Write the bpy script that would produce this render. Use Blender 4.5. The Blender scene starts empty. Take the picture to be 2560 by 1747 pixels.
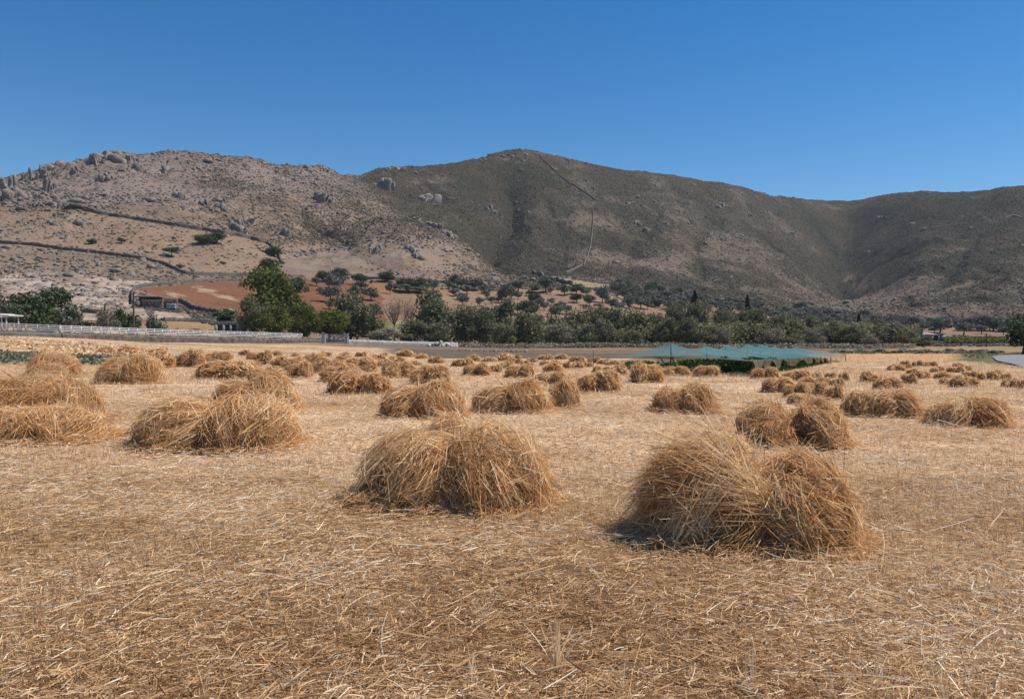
import bpy, math, random
import numpy as np
C = bpy.context.scene.collection
S = bpy.context.scene
R = math.radians
# ------------------------------------------------------------------ camera, sky, sun, exposure
F, CX, HY, EYE = 2009.0, 1280.0, 850.0, 1.6        # pixels of the 2560-wide photograph, metres
cam_d = bpy.data.cameras.new('camera'); cam = bpy.data.objects.new('camera', cam_d); C.objects.link(cam)
cam.location = (0, 0, EYE); cam.rotation_euler = (R(90), 0, 0)
cam_d.sensor_width = 36.0; cam_d.lens = 36.0 * F / 2560.0
cam_d.shift_y = -(873.5 - HY) / 2560.0
cam_d.clip_start = 0.1; cam_d.clip_end = 20000
S.camera = cam
SUN_EL, SUN_AZ = 58.0, 80.0                         # elevation, clockwise from the view direction
w = bpy.data.worlds.new('World'); S.world = w; w.use_nodes = True
nt = w.node_tree; nt.nodes.clear()
sky = nt.nodes.new('ShaderNodeTexSky'); sky.sky_type = 'NISHITA'; sky.sun_disc = False
sky.sun_elevation = R(SUN_EL); sky.sun_rotation = R(SUN_AZ)
sky.altitude = 0.0; sky.air_density = 1.0; sky.dust_density = 0.0; sky.ozone_density = 3.0
hsv = nt.nodes.new('ShaderNodeHueSaturation'); hsv.inputs['Saturation'].default_value = 1.40; hsv.inputs['Hue'].default_value = 0.503
bg = nt.nodes.new('ShaderNodeBackground'); bg.inputs['Strength'].default_value = 0.092
wo = nt.nodes.new('ShaderNodeOutputWorld')
nt.links.new(sky.outputs[0], hsv.inputs['Color']); nt.links.new(hsv.outputs[0], bg.inputs['Color']); nt.links.new(bg.outputs[0], wo.inputs['Surface'])
sd = bpy.data.lights.new('sun', 'SUN'); sd.energy = 5.0; sd.angle = R(0.5); sd.color = (1.0, 0.92, 0.82)
sun = bpy.data.objects.new('sun', sd); C.objects.link(sun)
sun.rotation_euler = (R(90 - SUN_EL), 0, R(180 - SUN_AZ)); sun.location = (60, 20, 90)
S.view_settings.view_transform = 'Standard'; S.view_settings.look = 'None'
S.view_settings.exposure = 0.28; S.view_settings.gamma = 1.0; S.view_settings.use_curve_mapping = False
try:
    S.cycles.max_bounces = 6; S.cycles.diffuse_bounces = 2; S.cycles.glossy_bounces = 2
    S.cycles.transparent_max_bounces = 16; S.cycles.transmission_bounces = 3
except Exception: pass
HAZE = 0.000075

# ------------------------------------------------------------------ helpers
def tag(o, label=None, cat=None, group=None, kind=None):
    if label: o['label'] = label
    if cat: o['category'] = cat
    if group: o['group'] = group
    if kind: o['kind'] = kind
    return o
def mesh_np(name, V, Fc, attrs=None, smooth=False, mat=None):
    V = np.asarray(V, dtype=np.float32).reshape(-1, 3); Fc = np.asarray(Fc, dtype=np.int32)
    k = Fc.shape[1]; n = len(Fc)
    me = bpy.data.meshes.new(name)
    me.vertices.add(len(V)); me.vertices.foreach_set('co', V.ravel())
    me.loops.add(n * k); me.loops.foreach_set('vertex_index', Fc.ravel())
    me.polygons.add(n); me.polygons.foreach_set('loop_start', np.arange(0, n * k, k, dtype=np.int32))
    me.polygons.foreach_set('loop_total', np.full(n, k, dtype=np.int32))
    if smooth: me.polygons.foreach_set('use_smooth', np.ones(n, dtype=bool))
    for an, (ty, arr) in (attrs or {}).items():
        a = me.attributes.new(an, ty, 'POINT')
        arr = np.asarray(arr, dtype=np.float32)
        if ty == 'FLOAT': a.data.foreach_set('value', arr.ravel())
        else: a.data.foreach_set('color', np.concatenate([arr, np.ones((len(arr), 1), np.float32)], 1).ravel())
    me.update(calc_edges=True)
    if mat: me.materials.append(mat)
    return me
def link(name, me, parent=None, loc=None):
    o = bpy.data.objects.new(name, me); C.objects.link(o)
    if parent: o.parent = parent
    if loc is not None: o.location = loc
    return o
def empty(name, loc, rz=0.0, scale=None):
    o = bpy.data.objects.new(name, None); C.objects.link(o); o.location = loc; o.rotation_euler = (0, 0, rz); o.empty_display_size = 0.3
    if scale is not None: o.scale = scale
    return o
def hash2(ix, iy, seed):
    h = (ix.astype(np.int64) * 374761393 + iy.astype(np.int64) * 668265263 + seed * 1442695041) & 0xffffffff
    h = ((h ^ (h >> 13)) * 1274126177) & 0xffffffff
    h = ((h ^ (h >> 16)) * 2246822519) & 0xffffffff
    return ((h ^ (h >> 15)) & 0xffff) / 65535.0
def vnoise(x, y, seed=0):
    ix = np.floor(x); iy = np.floor(y); fx = x - ix; fy = y - iy
    fx = fx * fx * (3 - 2 * fx); fy = fy * fy * (3 - 2 * fy)
    a = hash2(ix, iy, seed); b = hash2(ix + 1, iy, seed); c = hash2(ix, iy + 1, seed); d = hash2(ix + 1, iy + 1, seed)
    return (a * (1 - fx) + b * fx) * (1 - fy) + (c * (1 - fx) + d * fx) * fy
def fbm(x, y, seed=0, octv=4, gain=0.5):
    s = 0.0; a = 1.0; t = 0.0
    for i in range(octv):
        s = s + a * vnoise(x * 2 ** i + 17.3 * i, y * 2 ** i - 9.1 * i, seed + i); t += a; a *= gain
    return s / t
def sstep(a, b, x):
    t = np.clip((x - a) / (b - a), 0, 1); return t * t * (3 - 2 * t)
# ------------------------------------------------------------------ materials
def mat_new(name):
    m = bpy.data.materials.new(name); m.use_nodes = True; t = m.node_tree
    b = t.nodes['Principled BSDF']; b.inputs['Roughness'].default_value = 0.85
    b.inputs['Specular IOR Level'].default_value = 0.2
    return m, t, b
def nd(t, ty, **kw):
    n = t.nodes.new(ty)
    for k, v in kw.items(): setattr(n, k, v)
    return n
def noise(t, scale, detail=4, rough=0.55, vec=None, obj=False):
    n = nd(t, 'ShaderNodeTexNoise'); n.inputs['Scale'].default_value = scale; n.inputs['Detail'].default_value = detail; n.inputs['Roughness'].default_value = rough
    if vec is None:
        if obj: tc = nd(t, 'ShaderNodeTexCoord'); vec = tc.outputs['Object']
        else: g = nd(t, 'ShaderNodeNewGeometry'); vec = g.outputs['Position']
    t.links.new(vec, n.inputs['Vector']); return n.outputs['Fac']
def ramp(t, fac, stops):
    r = nd(t, 'ShaderNodeValToRGB'); e = r.color_ramp.elements
    while len(e) < len(stops): e.new(0.5)
    for i, (p, c) in enumerate(stops):
        e[i].position = p; e[i].color = (*c, 1) if len(c) == 3 else c
    t.links.new(fac, r.inputs[0]); return r.outputs[0]
def mix(t, fac, a, b, mode='MIX'):
    n = nd(t, 'ShaderNodeMix', data_type='RGBA', blend_type=mode)
    for s, v in ((n.inputs[0], fac), (n.inputs[6], a), (n.inputs[7], b)):
        if isinstance(v, (int, float)): s.default_value = v
        elif isinstance(v, tuple): s.default_value = (*v, 1)
        else: t.links.new(v, s)
    return n.outputs[2]
def math_(t, op, a, b=None, clamp=False):
    n = nd(t, 'ShaderNodeMath', operation=op, use_clamp=clamp)
    for s, v in zip(n.inputs, (a, b)):
        if v is None: continue
        if isinstance(v, (int, float)): s.default_value = v
        else: t.links.new(v, s)
    return n.outputs[0]
def attr(t, name, out='Color'):
    a = nd(t, 'ShaderNodeAttribute', attribute_name=name); return a.outputs[out]
def bump(t, b, h, dist=0.02, strength=0.6):
    n = nd(t, 'ShaderNodeBump'); n.inputs['Strength'].default_value = strength; n.inputs['Distance'].default_value = dist
    t.links.new(h, n.inputs['Height']); t.links.new(n.outputs[0], b.inputs['Normal'])
def mat_simple(name, c1, c2, scale=3.0, rough=0.85, bmp=0.0, obj=True, spec=0.2):
    m, t, b = mat_new(name); f = noise(t, scale, 5, 0.6, obj=obj)
    t.links.new(ramp(t, f, [(0.3, c1), (0.7, c2)]), b.inputs['Base Color']); b.inputs['Roughness'].default_value = rough
    b.inputs['Specular IOR Level'].default_value = spec
    if bmp: bump(t, b, f, bmp)
    return m
def mat_leaf(name, stops, trans=0.22):
    m, t, b = mat_new(name)
    col = ramp(t, attr(t, 'rnd', 'Fac'), stops); t.links.new(col, b.inputs['Base Color']); b.inputs['Roughness'].default_value = 0.75; b.inputs['Specular IOR Level'].default_value = 0.04
    tr = nd(t, 'ShaderNodeBsdfTranslucent'); t.links.new(col, tr.inputs['Color'])
    mx = nd(t, 'ShaderNodeMixShader'); mx.inputs[0].default_value = trans
    t.links.new(b.outputs[0], mx.inputs[1]); t.links.new(tr.outputs[0], mx.inputs[2])
    t.links.new(mx.outputs[0], t.nodes['Material Output'].inputs['Surface']); return m
M = {}
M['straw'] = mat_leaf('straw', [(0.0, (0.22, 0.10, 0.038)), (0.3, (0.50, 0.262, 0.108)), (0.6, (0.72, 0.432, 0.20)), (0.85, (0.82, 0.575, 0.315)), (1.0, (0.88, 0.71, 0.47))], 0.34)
M['straw_core'] = mat_simple('straw_core', (0.10, 0.05, 0.02), (0.26, 0.14, 0.06), 18, bmp=0.03)
M['stubble'] = mat_leaf('stubble', [(0.0, (0.27, 0.15, 0.066)), (0.3, (0.53, 0.33, 0.165)), (0.6, (0.72, 0.495, 0.275)), (0.85, (0.85, 0.66, 0.42)), (1.0, (0.94, 0.86, 0.70))], 0.36)
M['olive'] = mat_leaf('olive_leaves', [(0, (0.071, 0.079, 0.053)), (0.5, (0.140, 0.152, 0.114)), (1, (0.247, 0.255, 0.201))], 0.12)
M['olive_grey'] = mat_leaf('grey_olive_leaves', [(0, (0.090, 0.092, 0.079)), (0.5, (0.170, 0.170, 0.150)), (1, (0.281, 0.277, 0.241))], 0.12)
M['dark'] = mat_leaf('dark_leaves', [(0, (0.037, 0.052, 0.030)), (0.5, (0.074, 0.098, 0.049)), (1, (0.136, 0.167, 0.080))], 0.1)
M['tam'] = mat_leaf('tamarisk_leaves', [(0, (0.10, 0.101, 0.057)), (0.5, (0.18, 0.177, 0.102)), (1, (0.265, 0.255, 0.155))], 0.28)
M['tam_grey'] = mat_leaf('grey_tamarisk_leaves', [(0, (0.123, 0.117, 0.086)), (0.5, (0.233, 0.216, 0.162)), (1, (0.356, 0.322, 0.245))], 0.2)
M['green'] = mat_leaf('green_leaves', [(0, (0.053, 0.065, 0.021)), (0.5, (0.127, 0.142, 0.044)), (1, (0.229, 0.232, 0.082))], 0.25)
M['cyp'] = mat_leaf('cypress_leaves', [(0, (0.010, 0.013, 0.009)), (1, (0.028, 0.036, 0.022))], 0.05)
M['crop'] = mat_leaf('crop_leaves', [(0, (0.014, 0.030, 0.010)), (0.6, (0.030, 0.062, 0.020)), (1, (0.07, 0.12, 0.045))], 0.2)
M['cabbage'] = mat_leaf('vegetable_leaves', [(0, (0.065, 0.080, 0.050)), (0.6, (0.125, 0.145, 0.10)), (1, (0.22, 0.235, 0.17))], 0.1)
M['bark'] = mat_simple('bark', (0.05, 0.038, 0.028), (0.13, 0.10, 0.078), 6, bmp=0.04)
M['twig'] = mat_simple('bare_twigs', (0.12, 0.10, 0.085), (0.24, 0.20, 0.17), 6)
M['pole'] = mat_simple('weathered_pole', (0.06, 0.045, 0.035), (0.12, 0.09, 0.07), 8)
M['drystone'] = mat_simple('dry_stone', (0.05, 0.042, 0.036), (0.17, 0.142, 0.122), 1.6, bmp=0.1, obj=False)
M['rock'] = mat_simple('grey_rock', (0.115, 0.098, 0.087), (0.25, 0.215, 0.192), 0.9, bmp=0.4, obj=False)
M['white'] = mat_simple('white_paint', (0.50, 0.50, 0.50), (0.60, 0.60, 0.60), 2, 0.6)
M['offwhite'] = mat_simple('grey_paint', (0.27, 0.275, 0.29), (0.36, 0.36, 0.375), 2, 0.7)
M['limewash'] = mat_simple('lime_wash', (0.26, 0.25, 0.24), (0.50, 0.49, 0.48), 1.4, bmp=0.03, obj=False)
M['greywall'] = mat_simple('grey_render', (0.20, 0.19, 0.185), (0.34, 0.33, 0.32), 1.2, obj=False)
M['darkwall'] = mat_simple('dark_render', (0.085, 0.075, 0.075), (0.15, 0.135, 0.13), 1.2, obj=False)
M['glass'] = mat_simple('dark_glass', (0.02, 0.022, 0.026), (0.04, 0.042, 0.05), 2, 0.12, spec=0.5)
M['wood'] = mat_simple('brown_wood', (0.13, 0.08, 0.06), (0.20, 0.13, 0.10), 5)
M['tile'] = mat_simple('roof_brown', (0.25, 0.18, 0.15), (0.36, 0.28, 0.24), 3)
M['tyre'] = mat_simple('tyre_rubber', (0.015, 0.015, 0.015), (0.03, 0.03, 0.03), 8)
M['metal'] = mat_simple('galvanised_mesh', (0.30, 0.31, 0.33), (0.42, 0.43, 0.45), 4, 0.5)
M['asphalt'] = mat_simple('pale_asphalt', (0.165, 0.163, 0.165), (0.225, 0.222, 0.225), 0.8, 0.8, obj=False)

# ------------------------------------------------------------------ terrain: height as a function of place
FX = np.arange(-1400, 3961, 10.0)
def curve(pts, sm=0):
    p = sorted(pts); v = np.interp(FX, [a for a, _ in p], [b for _, b in p])
    if sm:
        hw = int(3 * sm / 10) + 1; k = np.exp(-0.5 * (np.arange(-hw, hw + 1) * 10.0 / sm) ** 2); k /= k.sum(); h = len(k) // 2
        v = np.convolve(np.pad(v, h, mode='edge'), k, 'valid')
    return v
SKY = [(-900, 520), (-300, 470), (0, 447), (33, 439), (80, 424), (115, 412), (157, 403), (184, 402), (210, 394), (230, 386), (252, 379), (285, 378), (311, 382), (344, 389), (393, 391), (475, 391), (511, 397), (557, 404), (590, 405), (623, 407), (660, 411), (681, 418), (706, 424), (777, 424), (808, 422), (830, 430), (854, 440), (900, 445), (925, 438), (953, 429), (981, 427), (999, 423), (1048, 423), (1112, 418), (1165, 409), (1200, 405), (1234, 394), (1268, 387), (1295, 382), (1346, 389), (1370, 392), (1438, 406), (1540, 426), (1643, 443), (1711, 454), (1779, 462), (1847, 471), (1900, 483), (1955, 494), (2002, 501), (2049, 505), (2128, 505), (2175, 500), (2238, 492), (2302, 486), (2396, 487), (2475, 482), (2506, 475), (2560, 469), (2800, 455), (3300, 470), (3900, 520)]
LAY = [  # (depth curve, image height curve)
    ([(0, 36)], None, 0),
    ([(0, 88), (150, 94), (400, 118), (755, 137), (1140, 150), (1300, 152), (2560, 150)], [(0, 838), (150, 843), (400, 850), (600, 854), (755, 857), (870, 860), (1140, 868), (1300, 871.4), (2560, 871.4)], 30),
    ([(0, 125), (400, 150), (755, 175), (1140, 185), (2560, 200)], [(0, 818), (400, 820), (600, 825), (755, 838), (900, 846), (1140, 864), (1400, 867), (1800, 868), (2112, 868), (2300, 864), (2560, 862)], 60),
    ([(0, 175), (400, 195), (755, 240), (1140, 250), (2112, 280), (2560, 280)], [(0, 765), (200, 765), (400, 772), (600, 780), (755, 770), (900, 785), (1050, 790), (1200, 790), (1400, 805), (1600, 815), (1900, 830), (2112, 838), (2560, 838)], 60),
    ([(0, 235), (400, 262), (755, 330), (1140, 360), (1400, 400), (2112, 450), (2560, 430)], [(0, 700), (400, 705), (620, 702), (755, 700), (900, 697), (1050, 703), (1150, 718), (1250, 720), (1425, 714), (1500, 722), (1600, 735), (1750, 755), (1900, 775), (2112, 805), (2300, 815), (2560, 812)], 40),
    ([(0, 330), (300, 340), (600, 370), (755, 430), (900, 470), (1050, 520), (1150, 490), (1250, 460), (1400, 520), (1700, 600), (1900, 620), (2112, 640), (2300, 560), (2560, 540)], [(0, 600), (300, 600), (600, 608), (755, 620), (850, 600), (900, 565), (953, 545), (1041, 548), (1112, 576), (1179, 623), (1230, 662), (1290, 695), (1400, 690), (1500, 690), (1700, 710), (1900, 735), (2112, 768), (2300, 760), (2560, 745)], 25),
    ([(0, 420), (300, 430), (600, 480), (755, 540), (900, 590), (1050, 620), (1150, 600), (1250, 570), (1400, 640), (1700, 720), (1900, 760), (2050, 820), (2112, 880), (2180, 800), (2300, 680), (2560, 640)], [(0, 500), (300, 505), (600, 520), (755, 535), (900, 520), (953, 535), (1041, 553), (1112, 582), (1179, 626), (1230, 658), (1290, 655), (1400, 635), (1500, 640), (1700, 650), (1900, 665), (2050, 710), (2112, 738), (2180, 715), (2300, 675), (2560, 655)], 20),
    ([(0, 480), (300, 500), (600, 560), (755, 640), (900, 720), (1050, 780), (1150, 790), (1295, 820), (1700, 880), (1900, 940), (2060, 1060), (2112, 1100), (2180, 1040), (2300, 900), (2560, 800)], [(0, 475), (300, 435), (600, 458), (755, 475), (900, 475), (1050, 490), (1150, 503), (1200, 520), (1260, 545), (1330, 500), (1400, 500), (1500, 510), (1700, 545), (1900, 575), (2060, 610), (2112, 622), (2180, 600), (2300, 570), (2560, 550)], 20),
    ([(-900, 560), (0, 530), (300, 560), (600, 640), (800, 760), (950, 900), (1295, 1000), (1700, 1060), (2080, 1300), (2300, 1150), (2560, 960), (3300, 900)], SKY, 0),
]
KD, KZ = [], []
for dp, py, sm in LAY:
    d = curve(dp, 40); KD.append(d)
    KZ.append(np.zeros_like(d) if py is None else EYE + d * (HY - curve(py, sm)) / F)
KD.insert(0, np.full_like(KD[0], 8.0)); KZ.insert(0, np.zeros_like(KD[0]))
KD.append(KD[-1] * 1.30); KZ.append(KZ[-1] * 0.62)
KD.append(KD[-2] * 1.9); KZ.append(KZ[-2] * 0.1)
KD = np.array(KD); KZ = np.array(KZ); NK = len(KD)
H_ = np.diff(KD, axis=0); DL = np.diff(KZ, axis=0) / H_
MS = np.zeros_like(KD)
for k in range(1, NK - 1):
    a, b = DL[k - 1], DL[k]; w1 = 2 * H_[k] + H_[k - 1]; w2 = H_[k] + 2 * H_[k - 1]
    with np.errstate(divide='ignore', invalid='ignore'):
        MS[k] = np.where(a * b > 0, (w1 + w2) / (w1 / a + w2 / b), 0.0)
MS = np.nan_to_num(MS)
def proj_u(x, y): return np.clip(CX + F * x / np.maximum(y, 20.0), -1390, 3950)
def base_z(x, y):
    px = proj_u(x, y); fi = (px - FX[0]) / 10.0; i0 = np.clip(fi.astype(int), 0, len(FX) - 2); fr = fi - i0
    z = np.zeros_like(px); out_hi = None
    g = lambda A, k: A[k][i0] * (1 - fr) + A[k][i0 + 1] * fr
    for k in range(NK - 1):
        d0 = g(KD, k); d1 = g(KD, k + 1); s = (y >= d0) & (y < d1)
        if not s.any(): continue
        h = (d1 - d0)[s]; t = (y[s] - d0[s]) / h
        z0 = g(KZ, k)[s]; z1 = g(KZ, k + 1)[s]; m0 = g(MS, k)[s]; m1 = g(MS, k + 1)[s]
        t2 = t * t; t3 = t2 * t
        z[s] = (2 * t3 - 3 * t2 + 1) * z0 + (t3 - 2 * t2 + t) * h * m0 + (-2 * t3 + 3 * t2) * z1 + (t3 - t2) * h * m1
    s = y >= g(KD, NK - 1); z[s] = g(KZ, NK - 1)[s]
    return z
def rockiness(x, y):
    px = proj_u(x, y)
    return np.interp(px, [-500, 0, 300, 700, 1000, 1200, 1500, 2560], [1, 1, 0.8, 0.7, 0.6, 0.5, 0.42, 0.42])
def height(x, y):
    x = np.asarray(x, float); y = np.asarray(y, float)
    z = base_z(x, y)
    far = sstep(260, 480, y); rk = rockiness(x, y)
    z = z + far * (fbm(x / 90, y / 90, 3, 3) - 0.5) * 9.0
    rg = 1 - np.abs(2 * fbm(x / 38, y / 60, 11, 4) - 1)
    rl = np.interp(proj_u(x, y), FX, KD[9]); z = z + far * (rg - 0.75) * np.where(y > .9 * rl, 4.0, 4.0 + 6.0 * sstep(.9, .75, y / rl))
    z = z + far * rk * (np.maximum(fbm(x / 9, y / 9, 21, 4, 0.6) - 0.5, 0) * 9.0)
    if GUL: z = z - .62 * gully(x + 14 * (fbm(x / 40, y / 40, 300, 2) - .5), y) * far
    mid = sstep(90, 150, y)
    z = z + mid * (fbm(x / 14, y / 14, 31, 3) - 0.5) * 0.7
    z = z + (1 - mid) * (fbm(x / 3.5, y / 3.5, 41, 3) - 0.5) * 0.10
    return z
GUL = []
def gully(x, y, k0=1.0):
    g = np.zeros(np.shape(x))
    for P_, wd in GUL:
        d2 = np.full(np.shape(x), 1e9)
        for a, b in zip(P_[:-1], P_[1:]):
            v = b - a; t = np.clip(((x - a[0]) * v[0] + (y - a[1]) * v[1]) / (v @ v), 0, 1); d2 = np.minimum(d2, (x - a[0] - t * v[0]) ** 2 + (y - a[1] - t * v[1]) ** 2)
        g = np.maximum(g, np.exp(-np.sqrt(d2) / (wd * k0)) * wd)
    return g
def hz(x, y): return float(height(np.array([x]), np.array([y]))[0])
YS = np.exp(np.linspace(math.log(3.0), math.log(1500), 4200))
def hit(px, py, dmin=3.0):
    """the place on the terrain seen at a photograph position"""
    u = (px - CX) / F; z = height(u * YS, YS); rz = EYE + (HY - py) / F * YS
    ok = np.where((z >= rz) & (YS >= dmin))[0]
    i = ok[0] if len(ok) else len(YS) - 1
    y = YS[i]; return np.array([u * y, y, z[i]])
GP = [([(2112, 738), (2096, 690), (2088, 640), (2062, 590), (2040, 565)], 15), ([(2112, 736), (2060, 700), (1990, 650), (1930, 610), (1893, 575)], 10), ([(2118, 730), (2150, 690), (2210, 650), (2290, 625)], 9), ([(1225, 660), (1244, 600), (1283, 560), (1285, 520), (1270, 480)], 12), ([(1560, 690), (1580, 620), (1640, 560), (1650, 520)], 7), ([(985, 668), (900, 625), (800, 575), (740, 520)], 9), ([(2330, 720), (2400, 640), (2450, 580)], 8), ([(1420, 640), (1400, 560), (1360, 490)], 7), ([(1760, 690), (1740, 610), (1790, 540)], 7), ([(1130, 520), (1090, 480), (1060, 450)], 7)]
_g = [(np.array([hit(a, c, 240)[:2] for a, c in p_]), wd) for p_, wd in GP]; GUL += _g
def at(px, d): 
    x = (px - CX) / F * d; return np.array([x, d, hz(x, d)])
def topz(py, d): return EYE + (HY - py) / F * d
def inpoly(px, py, poly):
    r = np.zeros(px.shape, bool); n = len(poly)
    for i in range(n):
        x0, y0 = poly[i]; x1, y1 = poly[(i + 1) % n]
        c = ((y0 > py) != (y1 > py)) & (px < (x1 - x0) * (py - y0) / (y1 - y0 + 1e-9) + x0)
        r ^= c
    return r
def sheet(us, ys):
    U, Y = np.meshgrid(us, ys); X = U * np.maximum(Y, 20.0); Z = height(X.ravel(), Y.ravel()).reshape(X.shape)
    nr, nc = X.shape; i = (np.arange(nr - 1)[:, None] * nc + np.arange(nc - 1)[None, :]).ravel()
    return X.ravel(), Y.ravel(), Z.ravel(), np.stack([i, i + 1, i + nc + 1, i + nc], 1)
def lerp(a, b, t): return a + (b - a) * t[:, None]
RGB = lambda *c: np.array(c)[None, :]
SPLIT = 118.0
# --- field
us = np.linspace(-1.6, 1.6, 700)
ys = np.concatenate([np.linspace(-25, 2, 28), np.exp(np.linspace(math.log(2.15), math.log(SPLIT), 420))])
X, Y, Z, Q = sheet(us, ys)
PX = CX + F * X / np.maximum(Y, 3.0); PY = HY - F * (Z - EYE) / np.maximum(Y, 3.0)
n1 = fbm(X / 2.2, Y / 2.2, 50, 4); n2 = fbm(X / 9, Y / 9, 60, 3)
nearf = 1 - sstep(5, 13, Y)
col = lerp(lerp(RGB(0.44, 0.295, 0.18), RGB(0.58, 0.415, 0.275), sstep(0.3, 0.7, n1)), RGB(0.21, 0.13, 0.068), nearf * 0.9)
col = lerp(col, RGB(0.46, 0.28, 0.13), sstep(0.52, 0.7, n2) * 0.5 * (1 - nearf))
band = fbm(X / 60, Y / 1.6, 70, 3)
lf = sstep(46, 60, Y) * (1 - sstep(700, 1000, PX))
col = lerp(col, RGB(0.27, 0.18, 0.095), lf * sstep(0.5, 0.68, band) * 0.7)
col = lerp(col, RGB(0.12, 0.12, 0.05), lf * sstep(0.62, 0.72, band) * 0.5)
rt = sstep(50, 70, Y) * sstep(1600, 1900, PX)
col = lerp(col, RGB(0.47, 0.27, 0.13), rt * 0.6)
grey = sstep(66, 70, Y + (n2 - .5) * 6 - sstep(1100, 900, PX) * 26) * sstep(930, 1000, PX) * (1 - sstep(1640, 1760, PX))
col = lerp(col, lerp(RGB(0.105, 0.088, 0.072), RGB(0.15, 0.125, 0.10), n1), grey)
gl = np.exp(-((Y - 71 - (n1 - .5) * 5) / 2.2) ** 2) * sstep(1080, 1180, PX) * (1 - sstep(1500, 1600, PX)) * (n2 > .42)
col = lerp(col, RGB(0.08, 0.105, 0.035), np.clip(gl, 0, 1) * .8)
col = lerp(col, RGB(0.34, 0.22, 0.12), grey * np.exp(-((Y - 104) / 3) ** 2) * sstep(1280, 1400, PX) * 0.8)
edge = np.interp(Y, [30, 38, 62, 90, 120], [30, 27, 34.5, 50.0, 66])       # the field's right-hand edge
vg = sstep(-1.2, 1.2, X - edge + (n1 - .5) * 4) * sstep(15, 25, Y)
col = lerp(col, lerp(RGB(0.19, 0.14, 0.085), RGB(0.12, 0.125, 0.06), sstep(.35, .65, n2)), vg)
far_r = sstep(93, 97, Y + (n1 - .5) * 3) * sstep(1950, 2060, PX)
col = lerp(col, lerp(RGB(0.17, 0.13, 0.085), RGB(0.30, 0.20, 0.11), n1), far_r)
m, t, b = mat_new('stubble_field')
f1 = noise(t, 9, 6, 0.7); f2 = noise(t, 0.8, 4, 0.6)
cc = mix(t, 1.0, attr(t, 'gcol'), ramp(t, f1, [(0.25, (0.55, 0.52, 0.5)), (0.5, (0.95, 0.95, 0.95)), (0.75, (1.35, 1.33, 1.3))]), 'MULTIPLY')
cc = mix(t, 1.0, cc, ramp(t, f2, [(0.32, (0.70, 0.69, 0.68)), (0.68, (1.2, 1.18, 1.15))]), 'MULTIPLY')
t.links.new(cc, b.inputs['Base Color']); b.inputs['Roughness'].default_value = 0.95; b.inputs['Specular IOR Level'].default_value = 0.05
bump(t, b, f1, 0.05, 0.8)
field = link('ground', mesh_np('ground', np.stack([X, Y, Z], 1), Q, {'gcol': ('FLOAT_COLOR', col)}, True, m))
tag(field, 'dry golden stubble field sloping gently up to the stone wall', 'field', kind='structure')
# --- hills
us = np.linspace(-1.15, 1.15, 1700)
ys = np.concatenate([np.exp(np.linspace(math.log(SPLIT), math.log(300), 210)), np.exp(np.linspace(math.log(300), math.log(1450), 560))[1:], np.exp(np.linspace(math.log(1450), math.log(2600), 30))[1:]])
X, Y, Z, Q = sheet(us, ys)
PX = CX + F * X / Y; PY = HY - F * (Z - EYE) / Y
n1 = fbm(X / 16, Y / 16, 80, 5, .6); n2 = fbm(X / 60, Y / 60, 90, 4); n3 = fbm(X / 5, Y / 8, 100, 4, .65)
band = fbm(X / 70 , (Z - 0.25 * X) / 5.0, 110, 4, .6)                        # strata that follow the slope
soil = lerp(RGB(0.155, 0.110, 0.080), RGB(0.222, 0.163, 0.120), sstep(.35, .65, n1))
soil = lerp(soil, RGB(0.215, 0.180, 0.162), sstep(.45, .75, band) * np.interp(PX, [0, 700, 1100, 1400, 2560], [.8, .8, .6, .35, .25]))
up = sstep(560, 430, PY)
soil = lerp(soil, RGB(0.185, 0.157, 0.143), up * np.interp(PX, [0, 500, 900, 1200, 2560], [.8, .5, .5, .2, .2]))
spurline = np.interp(PX, [880, 1000, 1112, 1179, 1230, 1290, 1340, 1420], [440, 545, 575, 624, 664, 697, 712, 716])
onC = sstep(-12, 12, spurline - PY) * sstep(880, 930, PX) + sstep(1400, 1430, PX)
onC = np.clip(onC, 0, 1)
gul = sstep(40, 4, np.abs(PY - np.interp(PX, [700, 770, 900, 985, 1090, 1180], [470, 566, 625, 665, 690, 705]))) * sstep(720, 780, PX) * (1 - sstep(1100, 1200, PX)) * 0.3
scrub = np.interp(PX, [0, 500, 700, 850, 1000, 1200], [.30, .34, .44, .46, .52, .46])
scrub = scrub + (n2 - .5) * .5 + gul + up * .08
pinkfoot = sstep(590, 640, PY) * (1 - sstep(1050, 1250, PX)) * sstep(640, 740, PX)
scrub = scrub * (1 - .75 * pinkfoot)
clus = fbm(X / 70, Y / 55, 150, 4); cs = np.interp(PX, [900, 1250, 1500, 1800, 2112, 2400, 2600], [.62, .80, .74, .72, .80, .84, .84]) + (n2 - .5) * .9 + (n1 - .5) * .4 - .9 * np.clip(clus - .56, 0, 1) + .06
pale = np.exp(-(((PX - 1500) / 90) ** 2 + ((PY - 545) / 34) ** 2)) + np.exp(-(((PX - 1700) / 60) ** 2 + ((PY - 645) / 22) ** 2)) * .8 + np.exp(-(((PX - 1560) / 70) ** 2 + ((PY - 640) / 18) ** 2)) * .5 + np.exp(-(((PX - 2120) / 50) ** 2 + ((PY - 705) / 36) ** 2)) + np.exp(-(((PX - 2400) / 60) ** 2 + ((PY - 625 + (PX - 2400) * .3) / 8) ** 2)) + np.exp(-(((PX - 2390) / 60) ** 2 + ((PY - 717 + (PX - 2390) * .3) / 6) ** 2)) + np.exp(-(((PX - 1075) / 55) ** 2 + ((PY - 450) / 12) ** 2)) * 1.3
lowC = sstep(640, 730, PY) * sstep(1400, 1500, PX) * .28
cs = cs - .45 * np.clip(pale, 0, 1) * (n3 + .3) - lowC
scrub = scrub * (1 - onC) + cs * onC
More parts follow.
